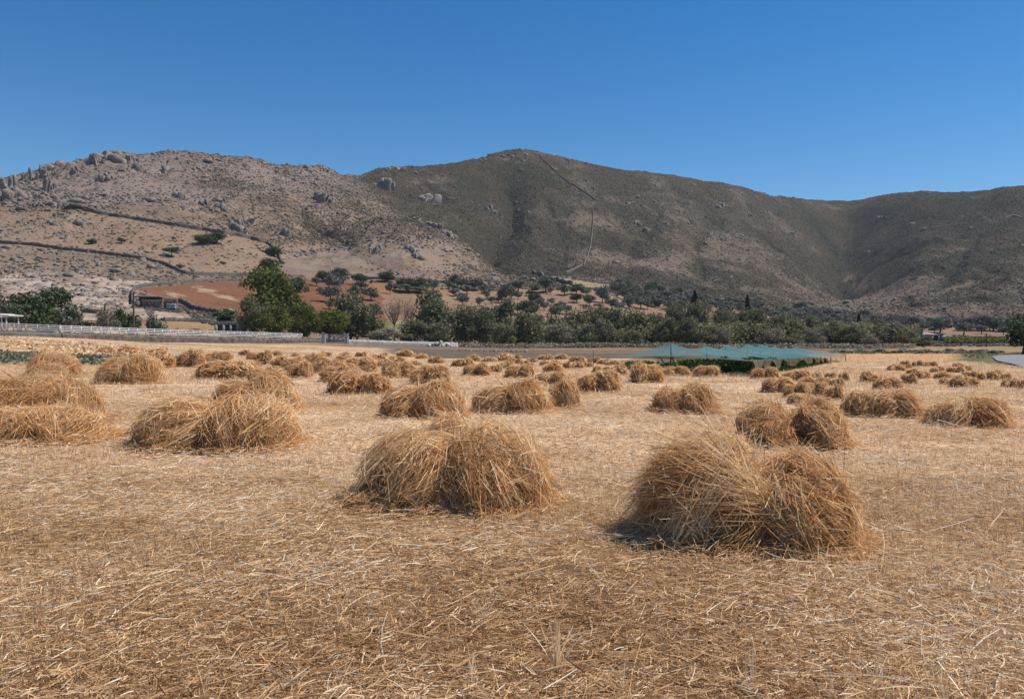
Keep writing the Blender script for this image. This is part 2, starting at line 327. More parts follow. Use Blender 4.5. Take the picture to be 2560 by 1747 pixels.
soil = lerp(soil, lerp(RGB(0.115, 0.088, 0.068), RGB(0.175, 0.135, 0.104), n1), onC * .88)
sc_col = lerp(RGB(0.080, 0.063, 0.046), RGB(0.053, 0.046, 0.032), onC); sc_col = lerp(sc_col, RGB(0.032, 0.034, 0.022), sstep(.52, .68, fbm(X / 45, Y / 60, 160, 4)) * .8)
# fields and terraces
FIELDS = []
def paint(poly, c, amt, cut, wob=6):
    global soil, scrub
    if cut <= .1: FIELDS.append(poly)
    pm = inpoly(PX + (n3 - .5) * wob * 2, PY + (n1 - .5) * wob, poly) & (Y < 620)
    a = np.where(pm, amt, 0.0); soil = lerp(soil, c, a); scrub = np.where(pm, scrub * cut, scrub)
paint([(0, 612), (150, 624), (361, 648), (459, 684), (625, 688), (690, 640), (664, 606), (590, 590), (330, 550), (197, 520), (0, 520)], lerp(RGB(0.205, 0.14, 0.092), RGB(0.265, 0.19, 0.132), n1), .8, .6)
paint([(0, 690), (120, 676), (330, 700), (470, 705), (350, 715), (330, 770), (470, 785), (500, 800), (0, 800)], lerp(RGB(0.24, 0.175, 0.128), RGB(0.42, 0.335, 0.27), sstep(.35, .6, n3)), .85, .35)
paint([(335, 722), (400, 714), (500, 706), (640, 703), (760, 700), (1000, 705), (1010, 760), (960, 830), (600, 800), (470, 770), (400, 745)], lerp(RGB(0.14, 0.060, 0.034), RGB(0.215, 0.105, 0.06), n1), .95, .05, 16)
paint([(470, 715), (500, 713), (600, 745), (640, 760), (590, 752), (510, 735)], RGB(0.36, 0.26, 0.17), .85 * sstep(.42, .62, n3), .3, 8)
paint([(400, 728), (420, 727), (480, 742), (440, 744)], RGB(0.36, 0.26, 0.17), .7 * sstep(.42, .62, n3), .3, 8)
paint([(960, 720), (1200, 724), (1500, 728), (1800, 770), (2100, 810), (2560, 822), (2560, 852), (1900, 850), (1400, 840), (960, 830)], lerp(RGB(0.20, 0.125, 0.077), RGB(0.30, 0.20, 0.13), n1), .9, .08, 22)
paint([(880, 706), (1060, 712), (1150, 735), (1020, 740), (900, 730)], RGB(0.24, 0.135, 0.07), .8, .1)
paint([(1350, 690), (1425, 696), (1540, 715), (1500, 722), (1420, 716)], lerp(RGB(0.23, 0.19, 0.10), RGB(0.30, 0.24, 0.13), n1), .9, .2)
paint([(0, 800), (500, 805), (610, 830), (740, 850), (0, 845)], lerp(RGB(0.26, 0.15, 0.08), RGB(0.35, 0.225, 0.13), n1), .9, .15)
paint([(940, 806), (1010, 800), (1010, 850), (930, 850)], lerp(RGB(0.12, 0.14, 0.05), RGB(0.34, 0.27, 0.15), sstep(.4, .6, n3)), .9, .1)
valley = (1 - sstep(165, 215, Y)) * sstep(820, 1000, PX)
soil = lerp(soil, lerp(RGB(0.14, 0.105, 0.08), RGB(0.24, 0.165, 0.10), sstep(.4, .65, n1)), valley); scrub = scrub * (1 - valley * .8)
rv = sstep(2050, 2150, PX) * (1 - sstep(190, 260, Y))
soil = lerp(soil, lerp(RGB(0.17, 0.14, 0.085), RGB(0.36, 0.24, 0.13), sstep(.35, .65, n1)), rv)
lv = (1 - sstep(125, 150, Y)) * (1 - sstep(700, 900, PX)); soil = lerp(soil, RGB(0.40, 0.27, 0.15), lv); scrub = scrub * (1 - lv)
gg = gully(X, Y, .8) / 10.0; scrub = np.clip(scrub + gg * .35 * onC, 0, 1); sc_col = lerp(sc_col, RGB(0.030, 0.031, 0.021), np.clip(gg, 0, 1) * .75 * onC)
m, t, b = mat_new('hillside')
g = nd(t, 'ShaderNodeNewGeometry')
fa = noise(t, 0.55, 7, 0.72); fb = noise(t, 0.09, 5, 0.6); fc = noise(t, 1.6, 4, 0.6)
s = math_(t, 'ADD', attr(t, 'scrub', 'Fac'), math_(t, 'MULTIPLY', math_(t, 'SUBTRACT', fb, 0.5), 0.9))
thr = math_(t, 'SUBTRACT', s, math_(t, 'ADD', math_(t, 'MULTIPLY', math_(t, 'SUBTRACT', fa, 0.5), 2.4), 0.5))
fac = math_(t, 'MULTIPLY_ADD', thr, 4.0, True); fac.node.inputs[2].default_value = 0.5
so = mix(t, 1.0, attr(t, 'soil'), ramp(t, fc, [(0.25, (0.62, 0.61, 0.6)), (0.5, (1, 1, 1)), (0.78, (1.45, 1.45, 1.45))]), 'MULTIPLY')
sc = mix(t, 1.0, attr(t, 'sccol'), ramp(t, fc, [(0.3, (0.6, 0.6, 0.6)), (0.7, (1.5, 1.45, 1.35))]), 'MULTIPLY')
t.links.new(mix(t, fac, so, sc), b.inputs['Base Color']); b.inputs['Roughness'].default_value = 0.95; b.inputs['Specular IOR Level'].default_value = 0.05
bump(t, b, fa, 1.2, 0.7)
hills = link('hills', mesh_np('hills', np.stack([X, Y, Z], 1), Q, {'soil': ('FLOAT_COLOR', soil), 'sccol': ('FLOAT_COLOR', sc_col), 'scrub': ('FLOAT', scrub)}, True, m))
tag(hills, 'rocky scrub covered mountainside rising behind the valley', 'mountain', kind='structure')
HX, HYY, HZ, HS, HPX, HPY, HN = X, Y, Z, scrub, PX, PY, n1

# ------------------------------------------------------------------ hillside cover: scrub, loose rocks
def scatter(N, wt, seed):
    r = np.random.default_rng(seed); p = wt / wt.sum(); i = r.choice(len(wt), N, p=p)
    return r, i
ridge = np.interp(HPX, FX, KD[9]); vis = (HPX > -140) & (HPX < 2700) & (HYY < ridge + 25) & (HYY > 170)
def domes(r, pos, rad, hgt, n=6, jag=.35):
    N = len(pos); a = np.linspace(0, 2 * np.pi, n, endpoint=False)[None, :] + r.uniform(0, 6, (N, 1))
    rings = []
    for rr, zz in ((0.9, -0.25), (1.0, 0.35), (0.62, 0.85)):
        q = rad[:, None] * rr * (1 + r.uniform(-jag, jag, (N, n)))
        rings.append(np.stack([pos[:, None, 0] + np.cos(a) * q, pos[:, None, 1] + np.sin(a) * q, pos[:, None, 2] + hgt[:, None] * (zz + r.uniform(-.12, .12, (N, n)))], 2))
    V = np.concatenate(rings + [(pos + np.stack([0 * hgt, 0 * hgt, hgt], 1))[:, None, :]], 1)
    k = np.arange(n); k2 = (k + 1) % n; f = []
    for lv in (0, 1): f.append(np.stack([lv * n + k, lv * n + k2, lv * n + n + k2, lv * n + n + k], 1))
    f.append(np.stack([2 * n + k, 2 * n + k2, np.full(n, 3 * n), np.full(n, 3 * n)], 1))
    f = np.concatenate(f); 
    tri = f[:, [0, 1, 2]]; tri2 = f[:, [0, 2, 3]]; tri2 = tri2[tri2[:, 1] != tri2[:, 2]]
    T = np.concatenate([tri, tri2]); nv = 3 * n + 1
    return V.reshape(-1, 3), (T[None] + (np.arange(N) * nv)[:, None, None]).reshape(-1, 3), nv
m, t, b = mat_new('scrub_leaves')
t.links.new(ramp(t, attr(t, 'rnd', 'Fac'), [(0, (0.048, 0.043, 0.031)), (0.5, (0.071, 0.061, 0.044)), (0.85, (0.10, 0.081, 0.058)), (1, (0.14, 0.11, 0.08))]), b.inputs['Base Color'])
r, i = scatter(95000, np.where(vis, np.clip(HS - .12, 0, 1) ** 1.3, 0) * (HYY < 1e9) , 1)
pos = np.stack([HX[i], HYY[i], HZ[i]], 1) + r.normal(0, .5, (len(i), 3)) * [1, 1, 0]; pos[:, 2] = height(pos[:, 0], pos[:, 1])
rad = r.uniform(.35, 1.0, len(i)) * np.interp(pos[:, 1], [200, 500, 1200], [.7, .85, 1.1])
V, T, nv = domes(r, pos, rad, rad * r.uniform(.45, .8, len(i)), 5)
rn = np.repeat(np.clip(r.normal(.4, .22, len(i)) + (fbm(pos[:, 0] / 40, pos[:, 1] / 40, 7, 3) - .5), 0, 1), nv)
tag(link('scrub', mesh_np('scrub', V, T, {'rnd': ('FLOAT', rn)}, False, m)), 'low dry scrub bushes dotting the whole mountainside', 'scrub', kind='stuff')
rkw = rockiness(HX, HYY); bandr = fbm(HX / 45, (HZ - .3 * HX) / 6, 140, 3)
clus = fbm(HX / 70, HYY / 55, 150, 4); nofield = np.zeros(len(HX), bool)
for pg in FIELDS: nofield |= inpoly(HPX, HPY, pg)
wt = np.where(vis & ~nofield & ((HYY > 240) | (HPX < 330)), rkw * (np.clip(bandr - .42, 0, 1) ** 2 + .5 * np.clip(clus - .55, 0, 1)) * (1 - .75 * np.clip(HS, 0, 1)), 0) * np.where(HPX < 660, np.where(HPY < 530, 1, .16), np.where(HPY < 640, 1, .2))
r, i = scatter(15000, wt, 2)
pos = np.stack([HX[i], HYY[i], HZ[i]], 1) + r.normal(0, .8, (len(i), 3)) * [1, 1, 0]; pos[:, 2] = height(pos[:, 0], pos[:, 1])
rad = np.exp(r.normal(-.65, .55, len(i))) * np.interp(pos[:, 1], [200, 500, 1200], [.7, 1.0, 1.5])
V, T, nv = domes(r, pos, rad, rad * r.uniform(.4, .9, len(i)), 5, .5)
tag(link('loose_rocks', mesh_np('loose_rocks', V, T, None, False, M['rock'])), 'pale grey rocks and slabs strewn over the hill', 'rocks', kind='stuff')

# ------------------------------------------------------------------ rock outcrops
def crag_mesh(seed, tall=1.0, nb=9):
    r = np.random.default_rng(seed); Vs, Ts, off = [], [], 0
    for q in range(nb):
        n = 9; a = np.sort(r.uniform(0, 2 * np.pi, n)); cx, cy = r.normal(0, .25, 2); s = r.uniform(.11, .27) * (1 - .35 * abs(cx)); hh = r.uniform(.25, 1.0) * tall * (1 - 1.1 * abs(cx)) * (1 if q else 1.1); hh = max(hh, .2)
        lean = r.normal(0, .1, 2); rings = []
        for zz, rr in ((-.6, 1.2), (.12, 1.05), (.45, .95), (.8, .8), (1.0, .5)):
            k = s * rr * (1 + r.uniform(-.38, .38, n))
            rings.append(np.stack([cx + np.cos(a) * k + lean[0] * zz, cy + np.sin(a) * k + lean[1] * zz, hh * (zz + r.uniform(-.11, .11, n)) + 0 * a], 1))
        V = np.concatenate(rings + [np.array([[cx + lean[0], cy + lean[1], hh * 1.03]])]); k = np.arange(n); k2 = (k + 1) % n; T = []
        for lv in range(4): T += [np.stack([lv * n + k, lv * n + k2, lv * n + n + k2], 1), np.stack([lv * n + k, lv * n + n + k2, lv * n + n + k], 1)]
        T.append(np.stack([4 * n + k, 4 * n + k2, np.full(n, 5 * n)], 1)); T = np.concatenate(T)
        Vs.append(V); Ts.append(T + off); off += len(V)
    return mesh_np('rock_outcrop', np.concatenate(Vs), np.concatenate(Ts), None, False, M['rock'])
CRAG = [crag_mesh(900 + k, 1.0, 13 + 2 * (k % 4)) for k in range(8)]
OUT = [  # px, foot py, width px, height px, label
    (16, 474, 62, 42, 'jagged grey crag at the lower left end of the ridge line'), (98, 446, 42, 50, 'tall blocky tooth of rock on the ridge, separate from the summit crags'),
    (58, 446, 12, 20, 'thin rock spike just beside the tall rock tooth'), (30, 496, 90, 40, 'broad grey cliff band below the leftmost ridge crag'), (118, 474, 36, 36, 'dark boulder crag below the tall rock tooth'),
    (150, 424, 62, 26, 'low dark crag row on the ridge right of the rock tooth'), (188, 430, 26, 20, 'small round dark crag below the ridge crag row'), (232, 408, 48, 30, 'grey crag on the left shoulder of the rocky summit'),
    (275, 400, 84, 34, 'large grey ribbed crag forming the rocky summit of the left hill'), (315, 402, 50, 24, 'grey crag falling away right of the rocky summit'), (342, 423, 34, 24, 'grey pinnacle on the slope below the rocky summit'),
    (262, 454, 52, 30, 'grey boulder clump halfway up the left hill'), (420, 432, 40, 18, 'pale low outcrop on the upper slope of the left hill'), (440, 494, 40, 18, 'small dark outcrop on the bare middle slope of the left hill'),
    (512, 514, 40, 22, 'grey outcrop above the upper stone wall, upper one of the pair'), (545, 525, 40, 24, 'grey outcrop above the upper stone wall, lower one of the pair'), (585, 570, 60, 30, 'broad grey outcrop just above the bend of the upper stone wall'),
    (610, 556, 60, 26, 'pale grey ledge outcrop over the wall bend'), (714, 590, 30, 34, 'dark upright boulder standing alone right of the upper stone wall'), (808, 425, 26, 9, 'small rocky knob on the saddle skyline'),
    (1000, 428, 42, 14, 'rocky knob on the skyline left of the main peak'), (960, 468, 60, 34, 'pale slanting slab outcrop under the skyline knob'), (944, 630, 40, 32, 'pointed grey outcrop on the lower spur'), (1020, 628, 50, 24, 'grey outcrop right of the pointed one on the spur'),
    (1040, 645, 60, 24, 'wide low outcrop at the foot of the spur'), (1035, 548, 40, 12, 'dark ledge at the crest of the spur'), (1080, 565, 50, 18, 'pale crest rocks along the middle of the spur'), (1110, 585, 50, 20, 'pale crest rocks lower down the spur'), (806, 505, 60, 26, 'grey outcrop band on the upper slope between the two hills'),
    (1070, 500, 60, 22, 'pale outcrop patch on the left flank of the main peak'), (1222, 530, 36, 34, 'streak of pale rock running down the main peak flank'), (1482, 474, 26, 16, 'rounded grey boulder beside the long wall on the peak'), (1590, 560, 48, 18, 'dark outcrop on the slope right of the long wall'),
    (1660, 560, 40, 16, 'grey ledge right of the dark outcrop on the peak flank'), (1612, 576, 40, 14, 'low grey rocks under the dark outcrop'), (1800, 512, 36, 14, 'dark lone outcrop high on the right flank of the peak'), (2200, 548, 30, 14, 'pale outcrop at the head of the right valley'), (2285, 560, 34, 9, 'long pale outcrop band on the right mountain'), (2460, 550, 26, 16, 'pale knob of rock on the right mountain slope'),
    (1903, 780, 1, 1, None)]
for k, (px, py, wp, hp, lab) in enumerate(OUT):
    if lab is None: continue
    p = hit(px, py, 230); d = p[1]; wm = wp * d / F; hm = hp * d / F
    if px > 1400: wm *= .65; hm *= .65
    elif px > 930: wm *= .85; hm *= .8
    o = link('rock_outcrop', CRAG[k % 8], None, p + np.array([0, wm * .1, -hm * .28])); o.scale = (wm, wm * .6, hm * 1.25); o.rotation_euler = (0, 0, (k * 0.7) % 1.2 - .6)
    tag(o, lab, 'rock', 'rock outcrops on the hills')

# ------------------------------------------------------------------ dry stone walls on the hills
def pathpts(pts, step):
    P = np.array(pts, float); out = []
    for a, b in zip(P[:-1], P[1:]):
        n = max(1, int(np.hypot(*(b - a)) / step)); out += [a + (b - a) * q / n for q in range(n)]
    out.append(P[-1]); return np.array(out)
def wall_mesh(name, pts3, hgt, thick, mat, seed=0, rough=.12):
    r = np.random.default_rng(seed); P = np.asarray(pts3, float); n = len(P)
    T = np.gradient(P[:, :2], axis=0); T /= np.linalg.norm(T, axis=1)[:, None] + 1e-9; Nn = np.stack([-T[:, 1], T[:, 0]], 1)
    hh = hgt * (1 + r.uniform(-rough, rough, n)); prof = [(-1, -.8), (-1, .55), (-.75, 1.0), (.75, 1.0), (1, .55), (1, -.8)]
    V = np.zeros((n, 6, 3))
    for k, (s, zz) in enumerate(prof):
        q = thick / 2 * s * (1 + r.uniform(-rough, rough, n)); V[:, k, :2] = P[:, :2] + Nn * q[:, None]; V[:, k, 2] = P[:, 2] + hh * (zz if zz > 0 else 0) + (-.8 if zz < 0 else 0)
    i = np.arange(n - 1); Q = [np.stack([i * 6 + k, i * 6 + k + 1, i * 6 + 6 + k + 1, i * 6 + 6 + k], 1) for k in range(5)]
    for e in (0, n - 1): Q.append(np.array([[e * 6, e * 6 + 1, e * 6 + 4, e * 6 + 5], [e * 6 + 1, e * 6 + 2, e * 6 + 3, e * 6 + 4]]))
    return mesh_np(name, V.reshape(-1, 3), np.concatenate(Q), None, False, mat)
WALLS = [
    ([(200, 521), (243, 535), (328, 548), (410, 560), (492, 574), (590, 589), (635, 600), (671, 612), (692, 630), (705, 660)], 1.6, 'long dark stone wall climbing left across the upper hill pasture'),
    ([(0, 609), (82, 614), (148, 624), (246, 634), (361, 649), (410, 662), (440, 676), (462, 685), (492, 688), (560, 689), (622, 689)], 1.25, 'dark stone wall dividing the pale pasture from the scrub slope'),
    ([(332, 762), (330, 740), (333, 727), (344, 720), (393, 713), (440, 708), (492, 706), (560, 703), (607, 702)], 1.1, 'curved stone wall enclosing the red field'),
    ([(446, 756), (470, 764), (480, 774), (540, 785), (575, 792)], 1.3, 'stone wall running down from the ruined hut below the red field'),
    ([(1348, 391), (1374, 416), (1404, 445), (1438, 467), (1465, 484), (1489, 501)], 1.5, 'dark stone wall dropping from the summit of the main peak'),
    ([(1484, 530), (1483, 560), (1480, 590), (1476, 620), (1468, 645), (1458, 663), (1438, 674), (1415, 684)], 1.5, 'pale stone wall zigzagging down the middle of the main peak'),
    ([(1334, 682), (1360, 690), (1384, 698), (1405, 706), (1428, 714)], 2.4, 'thick dark stone wall at the foot of the spur above the olive grove'),
    ([(880, 696), (960, 699), (1060, 703), (1160, 712), (1240, 721)], 1.1, 'low stone wall along the top edge of the olive grove'),
    ([(205, 781), (240, 784), (262, 785)], 1.0, 'short stone wall between the left bushes and the electricity pole'),
    ([(410, 803), (470, 804), (540, 807)], .8, 'low terrace wall behind the small white hut')]
for k, (pts, hh, lab) in enumerate(WALLS):
    pp = pathpts(pts, 4.0); r = np.random.default_rng(k); P = np.array([hit(a, c, 120) for a, c in pp])
    if k == 6: P = np.array([at(a, d_) for (a, c), d_ in zip(pp, np.linspace(np.median(P[:4, 1]), np.median(P[-4:, 1]), len(pp)))])
    elif len(P) > 6:
        for _ in range(2): P[1:-1] = (P[:-2] + P[1:-1] * 2 + P[2:]) / 4
        P[:, 2] = height(P[:, 0], P[:, 1])
    me = wall_mesh('stone_wall', P, hh, 1.0 * (hh / 1.5), M['drystone'], k, .18)
    tag(link('stone_wall', me), lab, 'stone wall', kind='thing')

# ------------------------------------------------------------------ foliage
def cards(r, c, nrm, size, asp=1.0):
    """leaf-sized quads at points c facing nrm"""
    N = len(c); a = r.normal(0, 1, (N, 3)); u = np.cross(nrm, a); u /= np.linalg.norm(u, axis=1)[:, None] + 1e-9; v = np.cross(nrm, u); v /= np.linalg.norm(v, axis=1)[:, None] + 1e-9
    s = size * r.uniform(.6, 1.4, (N, 1)); u = u * s; v = v * s * asp
    V = np.stack([c - u - v * .4, c + u * .2 - v, c + u + v * .4, c - u * .2 + v], 1)
    return V.reshape(-1, 3), np.arange(N * 4).reshape(N, 4)
def crown_mesh(name, seed, nl, nleaf, size, zlo=.25, prof='round', mat=None, lobr=(.15, .26), spray=.35, asp=1.0, inner=.3):
    r = np.random.default_rng(seed); L = []
    while len(L) < nl:
        p = r.uniform(-1, 1, 3); d = np.linalg.norm(p)
        if d > 1 or d < .25: continue
        zz = (p[2] + 1) / 2
        if prof == 'umbrella' and zz < .35: continue
        wide = {'round': 1, 'umbrella': 1, 'bushy': .75 + .25 * math.sin(math.pi * min(1, zz + .15)), 'tall': 1 - .45 * zz, 'column': 1}[prof]
        L.append((p[0] * .36 * wide, p[1] * .36 * wide, zlo + .12 + (1 - zlo - .26) * zz))
    L = np.array(L); lr = r.uniform(*lobr, nl); lc = r.uniform(0, 1, nl)
    k = r.choice(nl, nleaf, p=lr ** 2 / (lr ** 2).sum()); dr = r.normal(0, 1, (nleaf, 3)); dr /= np.linalg.norm(dr, axis=1)[:, None]
    rr = lr[k] * np.where(r.uniform(0, 1, nleaf) < inner, r.uniform(.2, .9, nleaf), np.abs(r.normal(.95, .16 * (1 + spray), nleaf)))
    c = L[k] + dr * rr[:, None] * np.array([1, 1, .85 * (1 - zlo * .4)])
    n = dr * .6 + r.normal(0, .6, (nleaf, 3)); V, Q = cards(r, c, n / np.linalg.norm(n, axis=1)[:, None], size, asp)
    rn = np.clip(.5 * lc[k] + .25 * r.uniform(0, 1, nleaf) + .25 * r.normal(.5, .25, nleaf), 0, 1)
    # fit to the unit box: width and depth 1, top at 1
    ext = np.percentile(np.abs(V[:, :2]), 97.0); V[:, :2] *= .5 / ext; top = np.percentile(V[:, 2], 99.6); V[:, 2] *= 1 / top
    return mesh_np(name, V, Q, {'rnd': ('FLOAT', np.repeat(rn, 4))}, False, mat)
def tube(P, rad, n=6):
    P = np.asarray(P, float); T = np.gradient(P, axis=0); T /= np.linalg.norm(T, axis=1)[:, None] + 1e-9
    ref = np.where(np.abs(T[:, 2:3]) > .9, np.array([[1., 0, 0]]), np.array([[0, 0, 1.]])); A = np.cross(T, ref); A /= np.linalg.norm(A, axis=1)[:, None] + 1e-9; B = np.cross(T, A)
    a = np.linspace(0, 2 * np.pi, n, endpoint=False); V = P[:, None] + np.asarray(rad)[:, None, None] * (np.cos(a)[None, :, None] * A[:, None] + np.sin(a)[None, :, None] * B[:, None])
    m_ = len(P); i = (np.arange(m_ - 1)[:, None] * n); k = np.arange(n)[None]; k2 = (k + 1) % n
    Q = np.stack([i + k, i + k2, i + n + k2, i + n + k], 2).reshape(-1, 4)
    return V.reshape(-1, 3), Q
def join(parts):
    Vs, Qs, o = [], [], 0
    for V, Q in parts: Vs.append(V); Qs.append(Q + o); o += len(V)
    return np.concatenate(Vs), np.concatenate(Qs)
def trunk_mesh(name, seed, zlo=.3, thick=.05, nb=5, mat=None, bare=False):
    r = np.random.default_rng(seed); parts = []; f = np.array([r.normal(0, .03), r.normal(0, .03), zlo])
    z = np.linspace(-.06, 1, 6); P = np.stack([f[0] * np.clip(z, 0, 1) + .015 * np.sin(z * 7 + seed), f[1] * np.clip(z, 0, 1) + .015 * np.cos(z * 6), z * zlo], 1); P[0, 2] = -.08
    parts.append(tube(P, np.interp(z, [-.06, 0, .3, 1], [1.7, 1.5, 1, .75]) * thick))
    for q in range(nb):
        a = 2 * np.pi * q / nb + r.uniform(-.4, .4); e = f + np.array([math.cos(a) * r.uniform(.15, .34), math.sin(a) * r.uniform(.15, .34), r.uniform(.25, .55) * (1 - zlo) * 1.2])
        tt = np.linspace(0, 1, 5)[:, None]; mid = f * .4 + e * .6 - [0, 0, .05]; B = (1 - tt) ** 2 * f + 2 * tt * (1 - tt) * mid + tt ** 2 * e
        parts.append(tube(B, np.interp(tt[:, 0], [0, 1], [.6, .25 if not bare else .3]) * thick, 5))
        if bare:
            for s_ in range(9):
                st = B[r.integers(2, 5)]; e2 = st + r.normal(0, 1, 3) * [.16, .16, .1] + [0, 0, .13]; mm = (st + e2) / 2 + r.normal(0, .02, 3)
                parts.append(tube([st, mm, e2], [thick * .2, thick * .14, thick * .05], 4))
                for s2 in range(9):
                    e3 = mm * .4 + e2 * .6 + r.normal(0, 1, 3) * [.09, .09, .07] + [0, 0, .04]; parts.append(tube([mm * .4 + e2 * .6, e3], [thick * .1, thick * .035], 3))
    V, Q = join(parts); return mesh_np(name, V, Q, None, True, mat or M['bark'])
KIND = {}
def kind(k, crowns, trunks): KIND[k] = (crowns, trunks)
kind('olive', [crown_mesh('crown', 100 + q, 14, 1500, .034, .2, 'round', M['olive'], (.13, .22)) for q in range(4)], [trunk_mesh('trunk', 120 + q, .36, .045) for q in range(2)])
kind('olive_grey', [crown_mesh('crown', 140 + q, 14, 1300, .034, .2, 'round', M['olive_grey'], (.12, .2)) for q in range(3)], [trunk_mesh('trunk', 160 + q, .36, .045) for q in range(2)])
kind('dark', [crown_mesh('crown', 180 + q, 16, 2200, .032, .1, 'round', M['dark'], (.17, .26), .15) for q in range(3)], [trunk_mesh('trunk', 190 + q, .25, .05) for q in range(2)])
kind('tam', [crown_mesh('crown', 200 + q, 22, 4200, .021, .03, 'bushy', M['tam'], (.11, .19), .6) for q in range(5)], [trunk_mesh('trunk', 220 + q, .25, .035) for q in range(2)])
kind('tam_grey', [crown_mesh('crown', 240 + q, 22, 3200, .02, .03, 'bushy', M['tam_grey'], (.1, .18), .8) for q in range(3)], [trunk_mesh('trunk', 250 + q, .25, .03) for q in range(2)])
kind('green', [crown_mesh('crown', 260 + q, 34, 7000, .0165, .06, 'tall' if q == 0 else 'bushy', M['green'], (.09, .16), .5) for q in range(3)], [trunk_mesh('trunk', 270 + q, .25, .03) for q in range(2)])
kind('umbrella', [crown_mesh('crown', 280, 20, 3200, .022, .35, 'umbrella', M['dark'], (.13, .2), .2)], [trunk_mesh('trunk', 285, .5, .035)])
kind('bush', [crown_mesh('crown', 290 + q, 14, 1500, .036, -.02, 'bushy', M['dark'] if q < 2 else M['olive'], (.15, .24), .3) for q in range(3)], [trunk_mesh('trunk', 295, .2, .03)])
kind('scrub', [crown_mesh('crown', 300 + q, 12, 700, .05, -.02, 'bushy', M['tam_grey'], (.15, .24), .4) for q in range(2)], [trunk_mesh('trunk', 305, .2, .03)])
kind('bare', [None], [trunk_mesh('trunk', 310 + q, .35, .028, 8, M['twig'], True) for q in range(2)])
def column_mesh(seed):
    r = np.random.default_rng(seed); N = 1800; z = r.uniform(0, 1, N) ** .9; a = r.uniform(0, 2 * np.pi, N); pr = .5 * np.clip(np.sin(np.clip(z * .93 + .07, 0, 1) * np.pi) ** .45, 0, 1) * r.uniform(.7, 1.05, N)
    c = np.stack([np.cos(a) * pr, np.sin(a) * pr, .04 + z * .96], 1); n = np.stack([np.cos(a), np.sin(a), .3 + 0 * a], 1) + r.normal(0, .3, (N, 3)); V, Q = cards(r, c, n / np.linalg.norm(n, axis=1)[:, None], .05)
    return mesh_np('crown', V, Q, {'rnd': ('FLOAT', np.repeat(r.uniform(0, 1, N), 4))}, False, M['cyp'])
kind('cypress', [column_mesh(5)], [trunk_mesh('trunk', 320, .2, .06, 2)])
NTREE = [0]
def tree(k, loc, wm, hm, label, cat, group=None, name=None, dm=None):
    q = NTREE[0]; NTREE[0] += 1; rr = random.Random(q * 31 + 5)
    cr, tr = KIND[k]; nm = name or {'olive': 'olive_tree', 'olive_grey': 'olive_tree', 'dark': 'evergreen_tree', 'tam': 'tamarisk_tree', 'tam_grey': 'tamarisk_tree', 'green': 'leafy_tree', 'umbrella': 'umbrella_tree', 'bush': 'bush', 'scrub': 'scrub_bush', 'bare': 'bare_tree', 'cypress': 'cypress_tree'}[k]
    root = empty(nm, (loc[0], loc[1], loc[2] - .05), rr.uniform(-.5, .5) + (math.pi if rr.random() < .5 else 0), (wm, (dm or wm * .85), hm))
    if q % 1 == 0 and cr[0] is not None: link('crown', cr[q % len(cr)], root)
    link('trunk', tr[q % len(tr)], root)
    tag(root, label, cat, group); return root
def tree_px(k, x0, x1, top, bot, label, cat, group=None, d=None, name=None):
    """x0..x1, top, bottom in photograph pixels; d = distance, else where the foot is seen on the ground"""
    pxc = (x0 + x1) / 2
    p = hit(pxc, bot, 86) if d is None else at(pxc, d)
    if d is None and p[1] > 1200: p = at(pxc, 300)
    d = p[1]; wm = (x1 - x0) * d / F * 1.06; hm = max(topz(top, d) - p[2], .4) * (1.07 if k in ('tam', 'tam_grey', 'olive', 'olive_grey') else 1.0)
    return tree(k, p, wm, hm, label, cat, group, name)
G_TAM = 'tamarisks in the belt along the far side of the field'
B_TAM = 'olive-green tamarisk merging into the dense belt along the far edge of the field'
